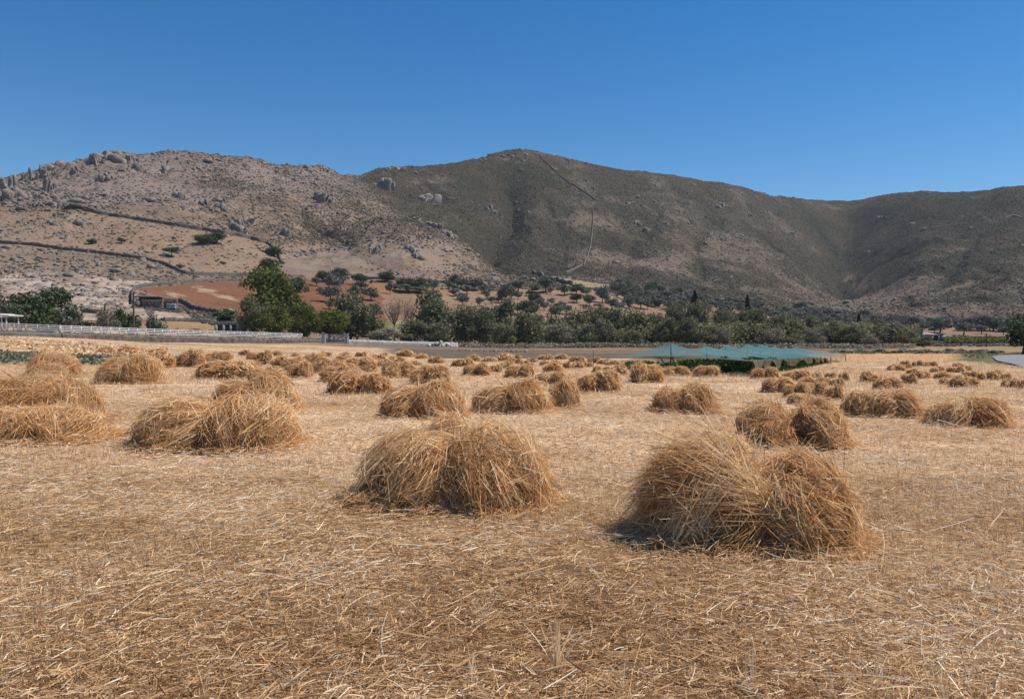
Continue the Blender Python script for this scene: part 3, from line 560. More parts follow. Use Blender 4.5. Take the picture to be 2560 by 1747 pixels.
# the tall trees around the hut and gate
for a in [
    ('green', 612, 736, 668, 832, 'tallest bright green tree, rising well above the others near the hut', 'tree', None, 158),
    ('tam', 602, 668, 748, 832, 'drooping olive-green tree overhanging the small white hut', 'tree', None, 147),
    ('green', 640, 726, 764, 836, 'rounded green tree in front of the tallest tree, right behind the white fence', 'tree', None, 145),
    ('green', 718, 796, 758, 838, 'dense green tree just left of the gate, behind the fence end', 'tree', None, 152),
    ('green', 784, 862, 776, 842, 'bright green leafy tree standing directly behind the gate', 'tree', None, 156),
    ('tam', 828, 926, 740, 848, 'tall feathery olive-green tree right of the gate', 'tree', None, 166),
    ('tam', 900, 952, 784, 846, 'small dark green tree at the right foot of the tall feathery one', 'tree', None, 170),
    ('dark', 714, 768, 690, 742, 'round dark evergreen just right of the tallest green tree', 'tree', None, None),
    ('bare', 955, 1018, 742, 806, 'leafless grey tree on the red earth, left one of the pair', 'tree', None, 190),
    ('bare', 1000, 1050, 752, 812, 'leafless grey tree on the red earth, right one of the pair', 'tree', None, 186),
    ('tam', 1042, 1112, 732, 824, 'leaning tall tamarisk at the left end of the belt', 'tree', G_TAM, 186),
    ('tam', 1054, 1150, 756, 858, 'large tamarisk in front of the leaning one at the left end of the belt', 'tree', G_TAM, 168),
    ('tam', 1000, 1070, 802, 856, 'low spreading tamarisk behind the whitewashed wall', 'tree', G_TAM, 164),
    ('tam_grey', 925, 1000, 822, 856, 'low grey shrub behind the wall right of the gate', 'shrub', None, 160),
    ('tam_grey', 1358, 1436, 812, 866, 'greyest twiggy tamarisk low in the front of the belt', 'tree', G_TAM, 160),
    ('dark', 1290, 1342, 752, 788, 'round dark green tree on tan earth above the belt', 'tree', None, None),
    ('dark', 1356, 1415, 786, 832, 'dark round tree pushing up behind the belt', 'tree', None, 182),
    ('tam', 1710, 1772, 762, 816, 'rounded pale green tamarisk standing above the belt below the broad cypress', 'tree', G_TAM, 200),
    ('tam', 1665, 1715, 766, 816, 'pale green tamarisk left of the rounded one above the belt', 'tree', G_TAM, 205),
    ('dark', 2262, 2302, 812, 850, 'dark green tree beside the white farmhouse', 'tree', None, 222),
    ('dark', 2516, 2600, 800, 886, 'big dark tree at the right edge beside the road', 'tree', None, 92),
    ('dark', 2545, 2660, 780, 888, 'tallest dark tree at the right edge of the picture', 'tree', None, 100)]:
    tree_px(a[0], a[1], a[2], a[3], a[4], a[5], a[6], a[7], a[8])
BELT = [(1140, 1184, 770, 858, 166), (1164, 1232, 772, 860, 164), (1225, 1292, 755, 858, 174), (1275, 1345, 786, 862, 164), (1320, 1364, 788, 862, 170), (1406, 1470, 782, 862, 170), (1448, 1532, 773, 862, 176), (1440, 1490, 815, 864, 160), (1486, 1540, 800, 864, 162), (1520, 1584, 776, 862, 172), (1556, 1618, 780, 864, 166), (1612, 1664, 788, 864, 168), (1640, 1694, 800, 866, 162), (1690, 1754, 798, 870, 162), (1748, 1800, 818, 868, 160), (1786, 1830, 822, 868, 160), (1782, 1830, 780, 830, 200), (1824, 1880, 782, 864, 176), (1862, 1924, 778, 864, 170), (1902, 1960, 824, 868, 158), (1920, 1982, 790, 870, 168), (1956, 2018, 802, 870, 166), (2010, 2058, 794, 864, 178), (2012, 2060, 826, 872, 158), (2050, 2104, 806, 876, 162), (2098, 2160, 814, 876, 160), (2138, 2188, 805, 870, 172), (2180, 2232, 802, 874, 168), (2214, 2262, 806, 876, 164), (2250, 2294, 830, 874, 160), (1070, 1120, 810, 860, 162), (1235, 1290, 815, 864, 160), (2290, 2330, 842, 872, 160), (2150, 2200, 838, 876, 157), (1960, 2010, 838, 874, 156), (1560, 1604, 828, 866, 156)]
for q, (x0, x1, tp, bt, d) in enumerate(BELT):
    tree_px('tam_grey' if q in (4, 8, 15, 19, 23, 28, 33) else 'tam', x0, x1, tp, bt, B_TAM, 'tree', G_TAM, d)
# bushes behind the fence on the left
G_B = 'bushes behind the left fence'
for a in [('umbrella', 55, 168, 720, 806, 'wide umbrella-shaped tree behind the left end of the fence', 'tree', 112), ('bush', -14, 50, 742, 815, 'dark round tree cut by the left edge of the picture', 'tree', 112), ('bush', 16, 90, 760, 820, 'dark bushy tree in front of the umbrella-shaped tree', 'tree', 104),
          ('bush', 70, 136, 752, 812, 'olive-brown bush under the umbrella-shaped tree', 'bush', 106), ('bush', 132, 207, 760, 814, 'dark rounded tree right of the umbrella-shaped tree', 'tree', 110), ('bush', 188, 236, 801, 822, 'small low green bush just behind the white fence', 'bush', 102), ('bush', 84, 138, 804, 822, 'low green bush behind the grey end of the fence', 'bush', 100),
          ('tam_grey', 240, 290, 778, 820, 'grey-green bush left of the bright round bush', 'bush', 118), ('bush', 278, 318, 771, 816, 'tall round bush between the two electricity poles', 'bush', 120), ('bush', 308, 346, 784, 816, 'dark bush at the foot of the right electricity pole', 'bush', 122), ('bush', 368, 416, 788, 820, 'round dark bush right of the electricity poles', 'bush', 126),
          ('bare', 358, 392, 766, 800, 'small leafless tree below the ruined stone hut', 'tree', 160), ('bush', 540, 598, 774, 798, 'dark green shrub in front of the parked white car', 'shrub', 186), ('tam', 470, 520, 822, 838, 'low pale green shrub between the fence and the small hut', 'shrub', 140)]:
    tree_px(a[0], a[1], a[2], a[3], a[4], a[5], a[6], G_B if a[6] == 'bush' else None, a[7])
# bushes and trees on the left hill
for a in [('dark', 168, 198, 511, 523, 'dark bush at the top end of the upper stone wall'), ('dark', 220, 243, 596, 610, 'small dark bush in the pale pasture, left one of two'), ('dark', 295, 313, 595, 609, 'small dark bush in the pale pasture, right one of two'), ('umbrella', 412, 446, 618, 642, 'lone flat-topped tree in the middle of the hill pasture'),
          ('dark', 490, 532, 584, 612, 'wide dark tree under the upper stone wall, left of the joined pair'), ('dark', 520, 562, 580, 611, 'wide dark tree under the upper stone wall, right of the joined pair'), ('dark', 664, 698, 616, 640, 'dark tree inside the corner of the upper stone wall'), ('dark', 646, 692, 644, 678, 'dark tree just above the tallest green tree'),
          ('olive_grey', 428, 440, 592, 603, 'tiny grey bush between pasture and upper wall'), ('olive_grey', 442, 460, 660, 676, 'small grey bush on the lower pasture wall')]:
    tree_px(a[0], a[1], a[2], a[3], a[4], a[5], 'bush' if 'bush' in a[5] else 'tree')
# olive grove on the red slope: crown centre x, top, foot, width in zoomed pixels
G_O = 'olive trees in the grove below the mountain'
z3 = [(250, 195, 352, 190, 'dark'), (170, 300, 415, 120, 'g'), (500, 180, 372, 260, 'o'), (430, 270, 480, 240, 'g'), (770, 240, 405, 180, 'dark'), (790, 350, 465, 170, 'o'), (360, 415, 640, 260, 'g'), (700, 420, 605, 190, 'o'), (930, 440, 618, 210, 'o'), (1150, 205, 352, 210, 'dark'), (1190, 370, 525, 110, 'g'), (1420, 295, 490, 230, 'dark'), (1600, 290, 500, 260, 'dark'), (1410, 400, 512, 200, 'g'), (1620, 410, 520, 200, 'g'), (1790, 330, 492, 130, 'g'), (2080, 260, 425, 140, 'dark'), (2000, 340, 462, 100, 'o'), (2170, 310, 452, 170, 'o'), (2080, 450, 555, 140, 'g'), (2160, 510, 605, 140, 'g'), (2200, 550, 685, 130, 'g'), (2250, 410, 530, 100, 'g'), (1870, 520, 620, 80, 'g'), (960, 650, 855, 240, 'dark'), (935, 330, 392, 50, 'o'), (350, 610, 735, 110, 'g'), (1265, 380, 470, 80, 'dark')]
z4 = [(150, 320, 475, 190, 'o'), (50, 410, 525, 130, 'g'), (280, 410, 520, 130, 'o'), (300, 480, 600, 100, 'g'), (350, 430, 495, 100, 'g'), (570, 390, 645, 190, 'o'), (640, 470, 605, 160, 'g'), (750, 340, 495, 170, 'o'), (750, 490, 605, 110, 'g'), (960, 410, 505, 120, 'o'), (905, 470, 555, 100, 'dark'), (1130, 280, 495, 210, 'o'), (1200, 440, 532, 70, 'g'), (990, 510, 642, 170, 'dark'), (1050, 590, 705, 110, 'g'), (1390, 410, 545, 160, 'o'), (1550, 390, 535, 170, 'o'), (1680, 430, 562, 140, 'g'), (1560, 520, 645, 160, 'dark'), (1730, 540, 695, 160, 'o'), (1910, 420, 645, 160, 'g'), (1950, 530, 652, 120, 'g'), (2120, 370, 560, 200, 'o'), (2250, 360, 510, 160, 'o'), (470, 570, 645, 130, 'g'), (215, 570, 705, 110, 'g'), (380, 560, 662, 100, 'g'), (870, 630, 830, 270, 'o'), (1330, 630, 805, 150, 'g'), (1410, 680, 805, 140, 'g'), (1260, 700, 850, 170, 'o'), (1210, 580, 685, 100, 'g'), (1110, 630, 755, 110, 'g'), (1860, 660, 730, 110, 'g'), (2050, 600, 745, 160, 'o'), (2150, 640, 765, 130, 'g'), (30, 540, 675, 70, 'g')]
NAMED_O = {('a', 6): 'broadest grey olive on the red earth, below the dark cluster', ('a', 8): 'dark olive with a visible forked trunk on the red earth', ('a', 9): 'round dark carob standing alone at the top edge of the red field', ('a', 2): 'brownish domed tree at the back of the red-earth cluster', ('a', 0): 'dark green tree at the left of the red-earth cluster', ('a', 11): 'wide dark evergreen, left half of the big joined clump', ('a', 12): 'wide dark evergreen, right half of the big joined clump', ('a', 24): 'round dark tree low on the red slope above the feathery trees', ('b', 11): 'tallest olive at the grove top below the thick dark wall', ('b', 27): 'big round grey-green olive low on the tan slope', ('b', 5): 'upright dark olive with a clear trunk on tan earth', ('b', 13): 'flat-topped dark green olive in the middle of the tan slope', ('b', 18): 'dark flat-topped olive casting a long shadow right of the tan clearing'}
for set_, ox, lst in (('a', 760, z3), ('b', 1160, z4)):
    for q, (cx, tp, ft, wd, kk) in enumerate(lst):
        s = 5.533; lab = NAMED_O.get((set_, q)) or ('olive tree scattered on the red earth slope above the gate' if set_ == 'a' else 'olive tree scattered on the tan earth slope behind the tamarisk belt')
        tree_px({'g': 'olive_grey', 'o': 'olive', 'dark': 'dark'}[kk], ox + (cx - wd / 2) / s, ox + (cx + wd / 2) / s, 640 + tp / s, 640 + ft / s, lab, 'tree', G_O, name='olive_tree' if kk != 'dark' else None)
rr = random.Random(11); placed = []
for q in range(900):
    px = rr.uniform(1545, 2545); up = np.interp(px, [1545, 1600, 1740, 1900, 2000, 2200, 2400, 2560], [715, 722, 745, 772, 786, 806, 818, 820]); lo = np.interp(px, [1545, 1700, 1900, 2100, 2300, 2560], [770, 790, 806, 818, 832, 846])
    py = up + (lo - up) * rr.random() ** 1.2
    if 2300 < px and py > 838: continue
    if any(abs(px - a) < 8 and abs(py - c) < 4 for a, c in placed): continue
    p = hit(px, py, 150)
    if p[1] > 520 or p[1] < 185: continue
    placed.append((px, py)); wm = rr.uniform(3.6, 6.6); 
    tree(rr.choice(['olive', 'olive_grey', 'olive_grey', 'dark'] if rr.random() < .5 else ['olive', 'olive_grey']), p, wm, wm * rr.uniform(.75, 1.0), 'small olive tree in the dense far grove at the mountain foot', 'tree', G_O, name='olive_tree')
    if len(placed) >= 165: break
for px0, px1, tp, bt, lab in [(1727, 1748, 731, 772, 'broad dark cypress with a side tuft, left of the slim one'), (1862, 1875, 740, 790, 'slim pointed dark cypress rising above the grove'), (2141, 2153, 787, 812, 'short dark cypress near the right end of the belt')]:
    tree_px('cypress', px0, px1, tp, bt, lab, 'tree', None, 225 if px0 < 1800 else 220)
# dark low scrub along the far edge of the field on the right
rr = random.Random(3)
for q in range(30):
    px = 2090 + q * 14 + rr.uniform(-5, 5); d = rr.uniform(94, 103); p = at(px, d)
    if px > 2500: continue
    tree('scrub', p, rr.uniform(1.0, 1.9), rr.uniform(.3, .62), 'low grey-brown scrub bush in the row edging the field before the farm wall', 'bush', 'scrub bushes edging the field')

# ------------------------------------------------------------------ boxes and bars for built things
def bxv(c, s, rz=0.0):
    c = np.asarray(c, float); s = np.asarray(s, float) / 2
    V = np.array([[a, b_, d_] for a in (-1, 1) for b_ in (-1, 1) for d_ in (-1, 1)], float) * s
    cz, sz = math.cos(rz), math.sin(rz); V[:, :2] = V[:, :2] @ np.array([[cz, sz], [-sz, cz]])
    return V + c, np.array([[0, 1, 3, 2], [4, 6, 7, 5], [0, 4, 5, 1], [2, 3, 7, 6], [0, 2, 6, 4], [1, 5, 7, 3]])
def built(name, parts, mat, parent=None, loc=None, bev=0.0, smooth=False):
    V, Q = join(parts); me = mesh_np(name, V, Q, None, smooth, mat); o = link(name, me, parent, loc)
    if bev:
        b_ = o.modifiers.new('bevel', 'BEVEL'); b_.width = bev; b_.segments = 2
    return o
def bar(a, b_, th): return tube(np.array([a, (np.array(a) + np.array(b_)) / 2, b_]), [th] * 3, 4)
# ------------------------------------------------------------------ road
LE = [(16, 14), (28.9, 45.3), (32.4, 52), (36.2, 60), (46.8, 78.5), (52, 84), (70, 92)]
RE = [(24, 12), (36, 44), (39.5, 51), (43.5, 58), (52.5, 74.0), (57, 78), (72, 85)]
def dense(p, n=90):
    p = np.array(p, float); t_ = np.linspace(0, 1, len(p)); q = np.linspace(0, 1, n); return np.stack([np.interp(q, t_, p[:, 0]), np.interp(q, t_, p[:, 1])], 1)
a_, b_ = dense(LE), dense(RE); k = np.linspace(0, 1, 9)[None, :, None]; P2 = a_[:, None] * (1 - k) + b_[:, None] * k; n_, m_ = P2.shape[:2]
zz = height(P2[..., 0].ravel(), P2[..., 1].ravel()).reshape(n_, m_); zz = np.repeat(zz.max(1)[:, None], m_, 1) + .05
i = (np.arange(n_ - 1)[:, None] * m_ + np.arange(m_ - 1)[None]).ravel()
road = link('road', mesh_np('road', np.concatenate([P2, zz[..., None]], 2).reshape(-1, 3), np.stack([i, i + m_, i + m_ + 1, i + 1], 1)[:, ::-1], None, True, M['asphalt']))
tag(road, 'pale grey asphalt road curving past the field on the right', 'road', kind='structure')
# ------------------------------------------------------------------ rail fence on its wall
def fd(px): return 1.0 / (0.01064 - (px - 150) * 5.52e-6)
def fence(px0, px1, mat, label, gap):
    q = np.arange(0, 400) / 399.0; pxs = px0 + (px1 - px0) * q; d = fd(pxs); x = (pxs - CX) / F * d
    zb = topz(np.interp(pxs, [-60, 0, 150, 400, 600, 755], [823, 826, 831, 838, 842.5, 846]), d); s_ = np.concatenate([[0], np.cumsum(np.hypot(np.diff(x), np.diff(d)))])
    root = empty('rail_fence', (x[0], d[0], zb[0])); o3 = np.array([x[0], d[0], zb[0]]); H = .80
    n = int(round(s_[-1] / gap)) + 1
    for st in np.linspace(0, s_[-1], n):
        p = np.array([np.interp(st, s_, x), np.interp(st, s_, d), np.interp(st, s_, zb)]) - o3
        built('post', [bxv(p + [0, 0, H / 2 + .02], (.12, .12, H + .08), .37), bxv(p + [0, 0, H + .075], (.15, .15, .03), .37)], mat, root)
    for h in (.14, .35, .56, .77):
        st = np.linspace(0, s_[-1], n); pts = np.stack([np.interp(st, s_, x), np.interp(st, s_, d), np.interp(st, s_, zb) + h], 1) - o3
        V = np.concatenate([pts + [0, -.02, -.05], pts + [0, .02, -.05], pts + [0, .02, .05], pts + [0, -.02, .05]], 1).reshape(-1, 3); i = np.arange(n - 1) * 4
        Q = np.concatenate([np.stack([i + c, i + (c + 1) % 4, i + 4 + (c + 1) % 4, i + 4 + c], 1) for c in range(4)]); link('rail', mesh_np('rail', V, Q, None, False, mat), root)
    tag(root, label, 'fence', kind='thing')
fence(-60, 148, M['offwhite'], 'grey weathered rail fence on the dark wall at the far left', 1.4)
fence(151, 755, M['white'], 'long white rail fence on the low stone wall', 1.4)
def lowwall(pxs, tops, bots, dfun, thick, mat, label, step=5, rough=.05, seed=0):
    px = np.arange(pxs[0], pxs[-1] + .1, step); d = dfun(px); x = (px - CX) / F * d; zt = topz(np.interp(px, pxs, tops), d); zb = topz(np.interp(px, pxs, bots), d)
    zb = np.minimum(zb, height(x, d)); P = np.stack([x, d + thick / 2 + .05, zb], 1)
    r = np.random.default_rng(seed); hh = zt - zb; me = wall_mesh('stone_wall', P, 1.0, thick, mat, seed, rough)
    V = np.array([v.co for v in me.vertices]).reshape(-1, 6, 3); rel = (V[:, :, 2] - zb[:, None]); V[:, :, 2] = np.where(rel > 0, zb[:, None] + rel * hh[:, None], V[:, :, 2])
    for v, c in zip(me.vertices, V.reshape(-1, 3)): v.co = c
    me.update(); return tag(link('stone_wall', me), label, 'stone wall', kind='thing')
lowwall([-60, 0, 148], [823.5, 826.5, 831.5], [839, 842, 848], fd, .35, M['darkwall'], 'dark rendered wall under the grey fence at the far left', 8, .01)
lowwall([149, 400, 600, 755, 804], [831.5, 838.5, 843, 847, 849], [846, 853, 857, 860, 861], fd, .5, M['drystone'], 'rubble stone wall carrying the white rail fence', 3, .10, 3)
gd = lambda px: 139 + (np.asarray(px, float) - 805) * .035
lowwall([871, 1000, 1146], [849, 853, 856.5], [862, 866, 871], gd, .45, M['limewash'], 'whitewashed low stone wall right of the gate', 4, .06, 4)
for x0, x1, lab in ((804.5, 813.5, 'whitewashed stone gate pillar, left one of the two'), (861.5, 870.5, 'whitewashed stone gate pillar, right one of the two')):
    d = float(gd((x0 + x1) / 2)); p = at((x0 + x1) / 2, d); zt = topz(835, d); hh = zt - p[2] + .3; rt = empty('gate_pillar', (p[0], d, p[2] - .3)); w_ = (x1 - x0) * d / F; r = np.random.default_rng(int(x0))
    built('shaft', [bxv((r.normal(0, .012), r.normal(0, .012), .05 + (k + .5) * (hh - .1) / 7), (w_ * r.uniform(.92, 1.03), .55, (hh - .1) / 7 - .012), r.normal(0, .03)) for k in range(7)], M['limewash'], rt, None, .02)
    built('cap', [bxv((0, 0, hh + .0), (w_ * 1.25, .7, .09))], M['limewash'], rt, None, .015); tag(rt, lab, 'gate pillar', 'gate pillars')
d = 140.2; p = at(837.5, d); zt = topz(837, d) - p[2]; gw = 47.5 * d / F; rt = empty('gate', tuple(p))
for s_ in (-1, 1):
    lf = [bar((s_ * .03, 0, .08), (s_ * .03, 0, zt), .025), bar((s_ * gw / 2, 0, .08), (s_ * gw / 2, 0, zt), .025), bar((s_ * .03, 0, zt), (s_ * gw / 2, 0, zt), .025), bar((s_ * .03, 0, .08), (s_ * gw / 2, 0, .08), .025)]
    fr = built('leaf_frame', lf, M['metal'], rt)
    built('wire_mesh', [bar((s_ * (.03 + q * (gw / 2 - .03) / 14), .01, .08), (s_ * (.03 + q * (gw / 2 - .03) / 14), .01, zt), .014) for q in range(1, 14)] + [bar((s_ * .03, .012, .08 + q * (zt - .08) / 12), (s_ * gw / 2, .012, .08 + q * (zt - .08) / 12), .014) for q in range(1, 12)], M['metal'], fr)
tag(rt, 'double wire mesh gate between the whitewashed pillars', 'gate', kind='thing')
# rubble heap at the end of the whitewashed wall
r = np.random.default_rng(44); pos = np.array([at(r.uniform(1066, 1142), r.uniform(141, 146)) for _ in range(150)]); rad = r.uniform(.12, .42, 150); pos[:, 2] += np.maximum(0, .8 - np.abs(pos[:, 0] + 12.6) * .35) * r.uniform(0, 1, 150)
V, T, nv = domes(r, pos, rad, rad * .8, 6, .4); tag(link('rubble_heap', mesh_np('rubble_heap', V, T, None, False, M['limewash'])), 'heap of broken white stones in front of the wall end', 'rubble', kind='stuff')
r = np.random.default_rng(45); pos = np.array([at(r.uniform(1150, 1320), 112 + r.normal(0, 2.5)) for _ in range(70)]); rad = r.uniform(.08, .28, 70)
V, T, nv = domes(r, pos, rad, rad * .8, 6, .4); tag(link('field_stones', mesh_np('field_stones', V, T, None, False, M['rock'])), 'scattered pale stones lining the dark fallow strip', 'stones', kind='stuff')

# ------------------------------------------------------------------ small white hut behind the fence
d = 148.0; p = at(573, d); zt = topz(808, d); zb = p[2] - .2; hh = zt - zb; W_ = 76 * d / F; rt = empty('hut', (p[0], d + 1.6, zb), .12)
wo_ = []; xs = [-W_ * .325, -W_ * .095, W_ * .12]; y0 = -1.6; wz0, wz1, ww = hh - 1.62, hh - .28, .82
edges = [-W_ / 2] + sum([[x - ww / 2, x + ww / 2] for x in xs], []) + [W_ / 2]
for a, c in zip(edges[0::2], edges[1::2]): wo_.append(bxv(((a + c) / 2, y0, hh / 2), (c - a, .2, hh)))
for x in xs: wo_ += [bxv((x, y0, wz0 / 2), (ww, .196, wz0)), bxv((x, y0, (wz1 + hh) / 2), (ww, .196, hh - wz1))]
wo_ += [bxv((-W_ / 2 + .1, .1, hh / 2), (.2, 3.2, hh)), bxv((W_ / 2 - .1, .1, hh / 2), (.2, 3.2, hh)), bxv((0, 1.7, hh / 2), (W_ - .42, .2, hh))]
built('wall', wo_, M['offwhite'], rt)
built('roof_slab', [bxv((0, .05, hh + .07), (W_ + .3, 3.8, .14))], M['greywall'], rt, None, .01)
for x in xs:
    wd = built('window', [bxv((x - ww / 2 + .05, y0 - .06, (wz0 + wz1) / 2), (.1, .12, wz1 - wz0)), bxv((x + ww / 2 - .05, y0 - .06, (wz0 + wz1) / 2), (.1, .12, wz1 - wz0)), bxv((x, y0 - .06, wz1 - .05), (ww - .21, .115, .1)), bxv((x, y0 - .06, wz0 + .05), (ww - .21, .115, .1)), bxv((x, y0 - .05, (wz0 + wz1) / 2), (.07, .08, wz1 - wz0 - .21)), bxv((x, y0 - .05, wz0 + (wz1 - wz0) * .62), (ww - .21, .078, .06))], M['wood'], rt)
    built('pane', [bxv((x, y0 + .03, (wz0 + wz1) / 2), (ww - .05, .02, wz1 - wz0 - .05))], M['glass'], wd)
tag(rt, 'small pale hut with three brown windows behind the white fence', 'hut', kind='thing')
# pergola end at the far left
d = 90.0; px_ = -6; p = at(px_, d); zb = topz(824, d); rt = empty('pergola', (p[0], d + 1.2, zb))
for x in (-1.0, .92):
    for y in (-1.1, 1.1): built('post', [bxv((x, y, .75), (.11, .11, 1.5))], M['white'], rt)
built('awning', [bxv((0, 0, 1.6), (2.7, 2.8, .16)), bxv((-.4, 0, 1.74), (1.6, 2.6, .12))], M['white'], rt, None, .05); built('beam', [bxv((0, -1.15, 1.42), (2.2, .09, .12))], M['white'], rt)
tag(rt, 'white pergola corner cut by the left edge of the picture', 'pergola')
# white car behind the shrub
p = hit(566, 786, 150); rt = empty('parked_car', tuple(p), .1)
prof = [(-2.05, .45), (-2.05, .85), (-1.3, .95), (-.75, 1.42), (.9, 1.46), (1.75, 1.0), (2.05, .9), (2.05, .45)]
def extr(prof, w_):
    n = len(prof); V = np.array([[x, -w_ / 2, z] for x, z in prof] + [[x, w_ / 2, z] for x, z in prof]); V[n + 0:, 1] = w_ / 2
    return V, n
V, n = extr(prof, 1.7); bm_f = [[k, (k + 1) % n, n + (k + 1) % n, n + k] for k in range(n)] + [[0, 1, 2, 7], [2, 3, 4, 5], [2, 5, 6, 7]] + [[n, n + 7, n + 2, n + 1], [n + 2, n + 5, n + 4, n + 3], [n + 2, n + 7, n + 6, n + 5]]
o = link('body', mesh_np('body', V, np.array(bm_f), None, False, M['white']), rt)
built('window', [bxv((.1, -.86, 1.2), (1.4, .02, .32))], M['glass'], rt); built('windscreen', [(np.array([[-1.22, -.7, 1.0], [-1.22, .7, 1.0], [-.78, .62, 1.41], [-.78, -.62, 1.41]]) + [-.03, 0, .02], np.array([[0, 1, 2, 3]]))], M['glass'], rt)
for x in (-1.3, 1.3):
    for y in (-.8, .8):
        a = np.linspace(0, 2 * np.pi, 15)[:-1]; P = np.array([[x, y - .1, .33], [x, y, .33], [x, y + .1, .33]]); built('wheel', [tube(P, [.33] * 3, 14), tube(P[:1].repeat(2, 0) + [[0, -.005, 0], [0, .0, 0]], [.0, .33], 14)], M['tyre'], rt)
tag(rt, 'white car parked behind the dark shrub near the red field', 'car')
# ruined stone hut by the red field
p = hit(390, 769, 120); d = p[1]; rt = empty('stone_hut', tuple(p - [0, 0, .3])); k = d / F
def rough_box(c, s_, seed):
    V, Q = bxv(c, s_); return V, Q
r = np.random.default_rng(8)
def stones(x0, x1, y, z1, dep):
    out = []; z = 0; 
    while z < z1:
        h = r.uniform(.22, .36); x = x0
        while x < x1:
            l = min(r.uniform(.3, .8), x1 - x + .05); out.append(bxv((x + l / 2, y + r.normal(0, .04), z + h / 2), (l - .03, dep + r.uniform(-.06, .06), h - .03), r.normal(0, .04))); x += l
        z += h
    return out
ox = 390
X_ = lambda px: (px - ox) * k
built('front_wall', stones(X_(362), X_(412), -1.2, 1.9, .6), M['rock'], rt); built('upper_wall', stones(X_(340), X_(400), 1.6, 2.9, .6), M['drystone'], rt); built('side_wall', stones(X_(412), X_(444), -.2, 2.3, .7), M['rock'], rt); built('low_wall', stones(X_(424), X_(446), -1.6, 1.0, .6), M['limewash'], rt)
built('roof_slab', [bxv((X_(370), .8, 2.98), (60 * k, 3.4, .22), .03)], M['rock'], rt); built('doorway', [bxv((X_(349), -.2, .9), (1.2, 2.6, 1.8))], M['darkwall'], rt)
tag(rt, 'ruined flat-roofed stone hut at the corner of the red field', 'ruin', kind='thing')
# electricity poles
for x0, top, bot, d, lean, lab, arm in ((259, 758, 812, 122, .05, 'leaning wooden electricity pole behind the bushes, left one of the two', True), (334, 730, 818, 118, 0, 'taller wooden electricity pole right of the bright round bush', False), (2466, 833, 874, 176, 0, 'thin pole with a crossbar in front of the farm wall', True)):
    p = at(x0, d); zb = min(p[2], topz(bot, d)); hh = topz(top, d) - zb; rt = empty('electricity_pole', (p[0], d, zb))
    built('shaft', [tube(np.array([[0, 0, -.3], [lean * hh * .5, 0, hh / 2], [lean * hh, 0, hh]]), [.16, .14, .11], 8)], M['pole'], rt)
    built('crossbar', [bxv((lean * hh, -.12, hh - .25), (1.3 if arm else .5, .09, .1))], M['pole'], rt); tag(rt, lab, 'pole', 'poles in the valley')
# ------------------------------------------------------------------ farm on the right
d = 232.0; k = d / F; p = at(2330, d); zb = topz(852, d) - .1; rt = empty('farmhouse', (p[0], d, zb)); X_ = lambda px: (px - 2330) * k; hh = topz(831.5, d) - zb; D_ = 6
built('wall', [bxv((X_(2306.5), 0, hh / 2), (11 * k, .25, hh)), bxv((X_(2301), 3, hh / 2), (.24, 5.7, hh)), bxv((X_(2331), 5.9, hh / 2), (60 * k, .25, hh - .05)), bxv((X_(2361), 3, hh / 2 - .1), (.24, 5.7, hh - .4)), bxv((X_(2328), 2.6, hh / 2 - .15), (31 * k, .2, hh - .3))], M['offwhite'], rt)
built('roof', [(np.array([[X_(2311), -.6, hh - .55], [X_(2346), -.6, hh - .55], [X_(2346), 6, hh + .1], [X_(2311), 6, hh + .1], [X_(2311), -.6, hh - .7], [X_(2346), -.6, hh - .7], [X_(2346), 6, hh - .05], [X_(2311), 6, hh - .05]]), np.array([[0, 1, 2, 3], [4, 7, 6, 5], [0, 4, 5, 1], [1, 5, 6, 2], [2, 6, 7, 3], [3, 7, 4, 0]]))], M['tile'], rt)
built('flat_roof', [bxv((X_(2354), 2.9, hh - .3), (17 * k, 6.4, .5))], M['greywall'], rt); built('chimney', [bxv((X_(2313), 3.2, hh + .35), (.35, .35, .9))], M['white'], rt)
for x in (2316, 2325, 2334): 
    wd = built('window', [bxv((X_(x), 2.45, hh * .45), (.7, .08, 1.0))], M['glass'], rt)
for x in (2312, 2329, 2345): built('porch_post', [bxv((X_(x), -.45, (hh - .75) / 2), (.14, .14, hh - .75))], M['white'], rt)
tag(rt, 'white farmhouse with sloping porch roof beyond the field on the right', 'house', kind='thing')
for x, lab in ((2358, 'white round water tank beside the farmhouse, left one'), (2363, 'white round water tank beside the farmhouse, right one')):
    d2 = 228.0; p = at(x, d2); zc = topz(841.5, d2); rt = empty('water_tank', (p[0], d2, zc - .45)); a = np.linspace(0, 1, 7)
    built('barrel', [tube(np.array([[0, 0, z] for z in (-.05, 0, .25, .5, .75, .8)]), [.0, .32, .4, .4, .3, .0], 12)], M['white'], rt, None, 0, True); built('stand', [bxv((0, 0, -.45), (.7, .7, .78))], M['darkwall'], rt); tag(rt, lab, 'water tank', 'water tanks at the farm')
wd_ = lambda px: 186 + 0 * np.asarray(px, float)
lowwall([2357, 2522], [864, 866], [874, 876], wd_, .3, M['darkwall'], 'grey block farm wall with a pale top, before the vineyard', 6, .01, 6)
d = 186.3; k = d / F
def slab(x0, x1, tp, bt, mat, name, label, cat, dd=0, th=.2):
    p = at((x0 + x1) / 2, d + dd); zt, zb_ = topz(tp, d), topz(bt, d); o = built(name, [bxv((0, 0, (zt - zb_) / 2), ((x1 - x0) * k, th, zt - zb_))], mat, None, (p[0], d + dd, zb_), .02); return tag(o, label, cat, kind='thing')
slab(2356, 2401, 859.3, 864.2, M['greywall'], 'farm_wall', 'pale upper wall panel left of the farm yard gate', 'wall', 1.2)
slab(2406, 2434, 860, 869, M['limewash'], 'farm_gate', 'pale metal gate panel between the dark wall pillars', 'gate', -.6, .08)
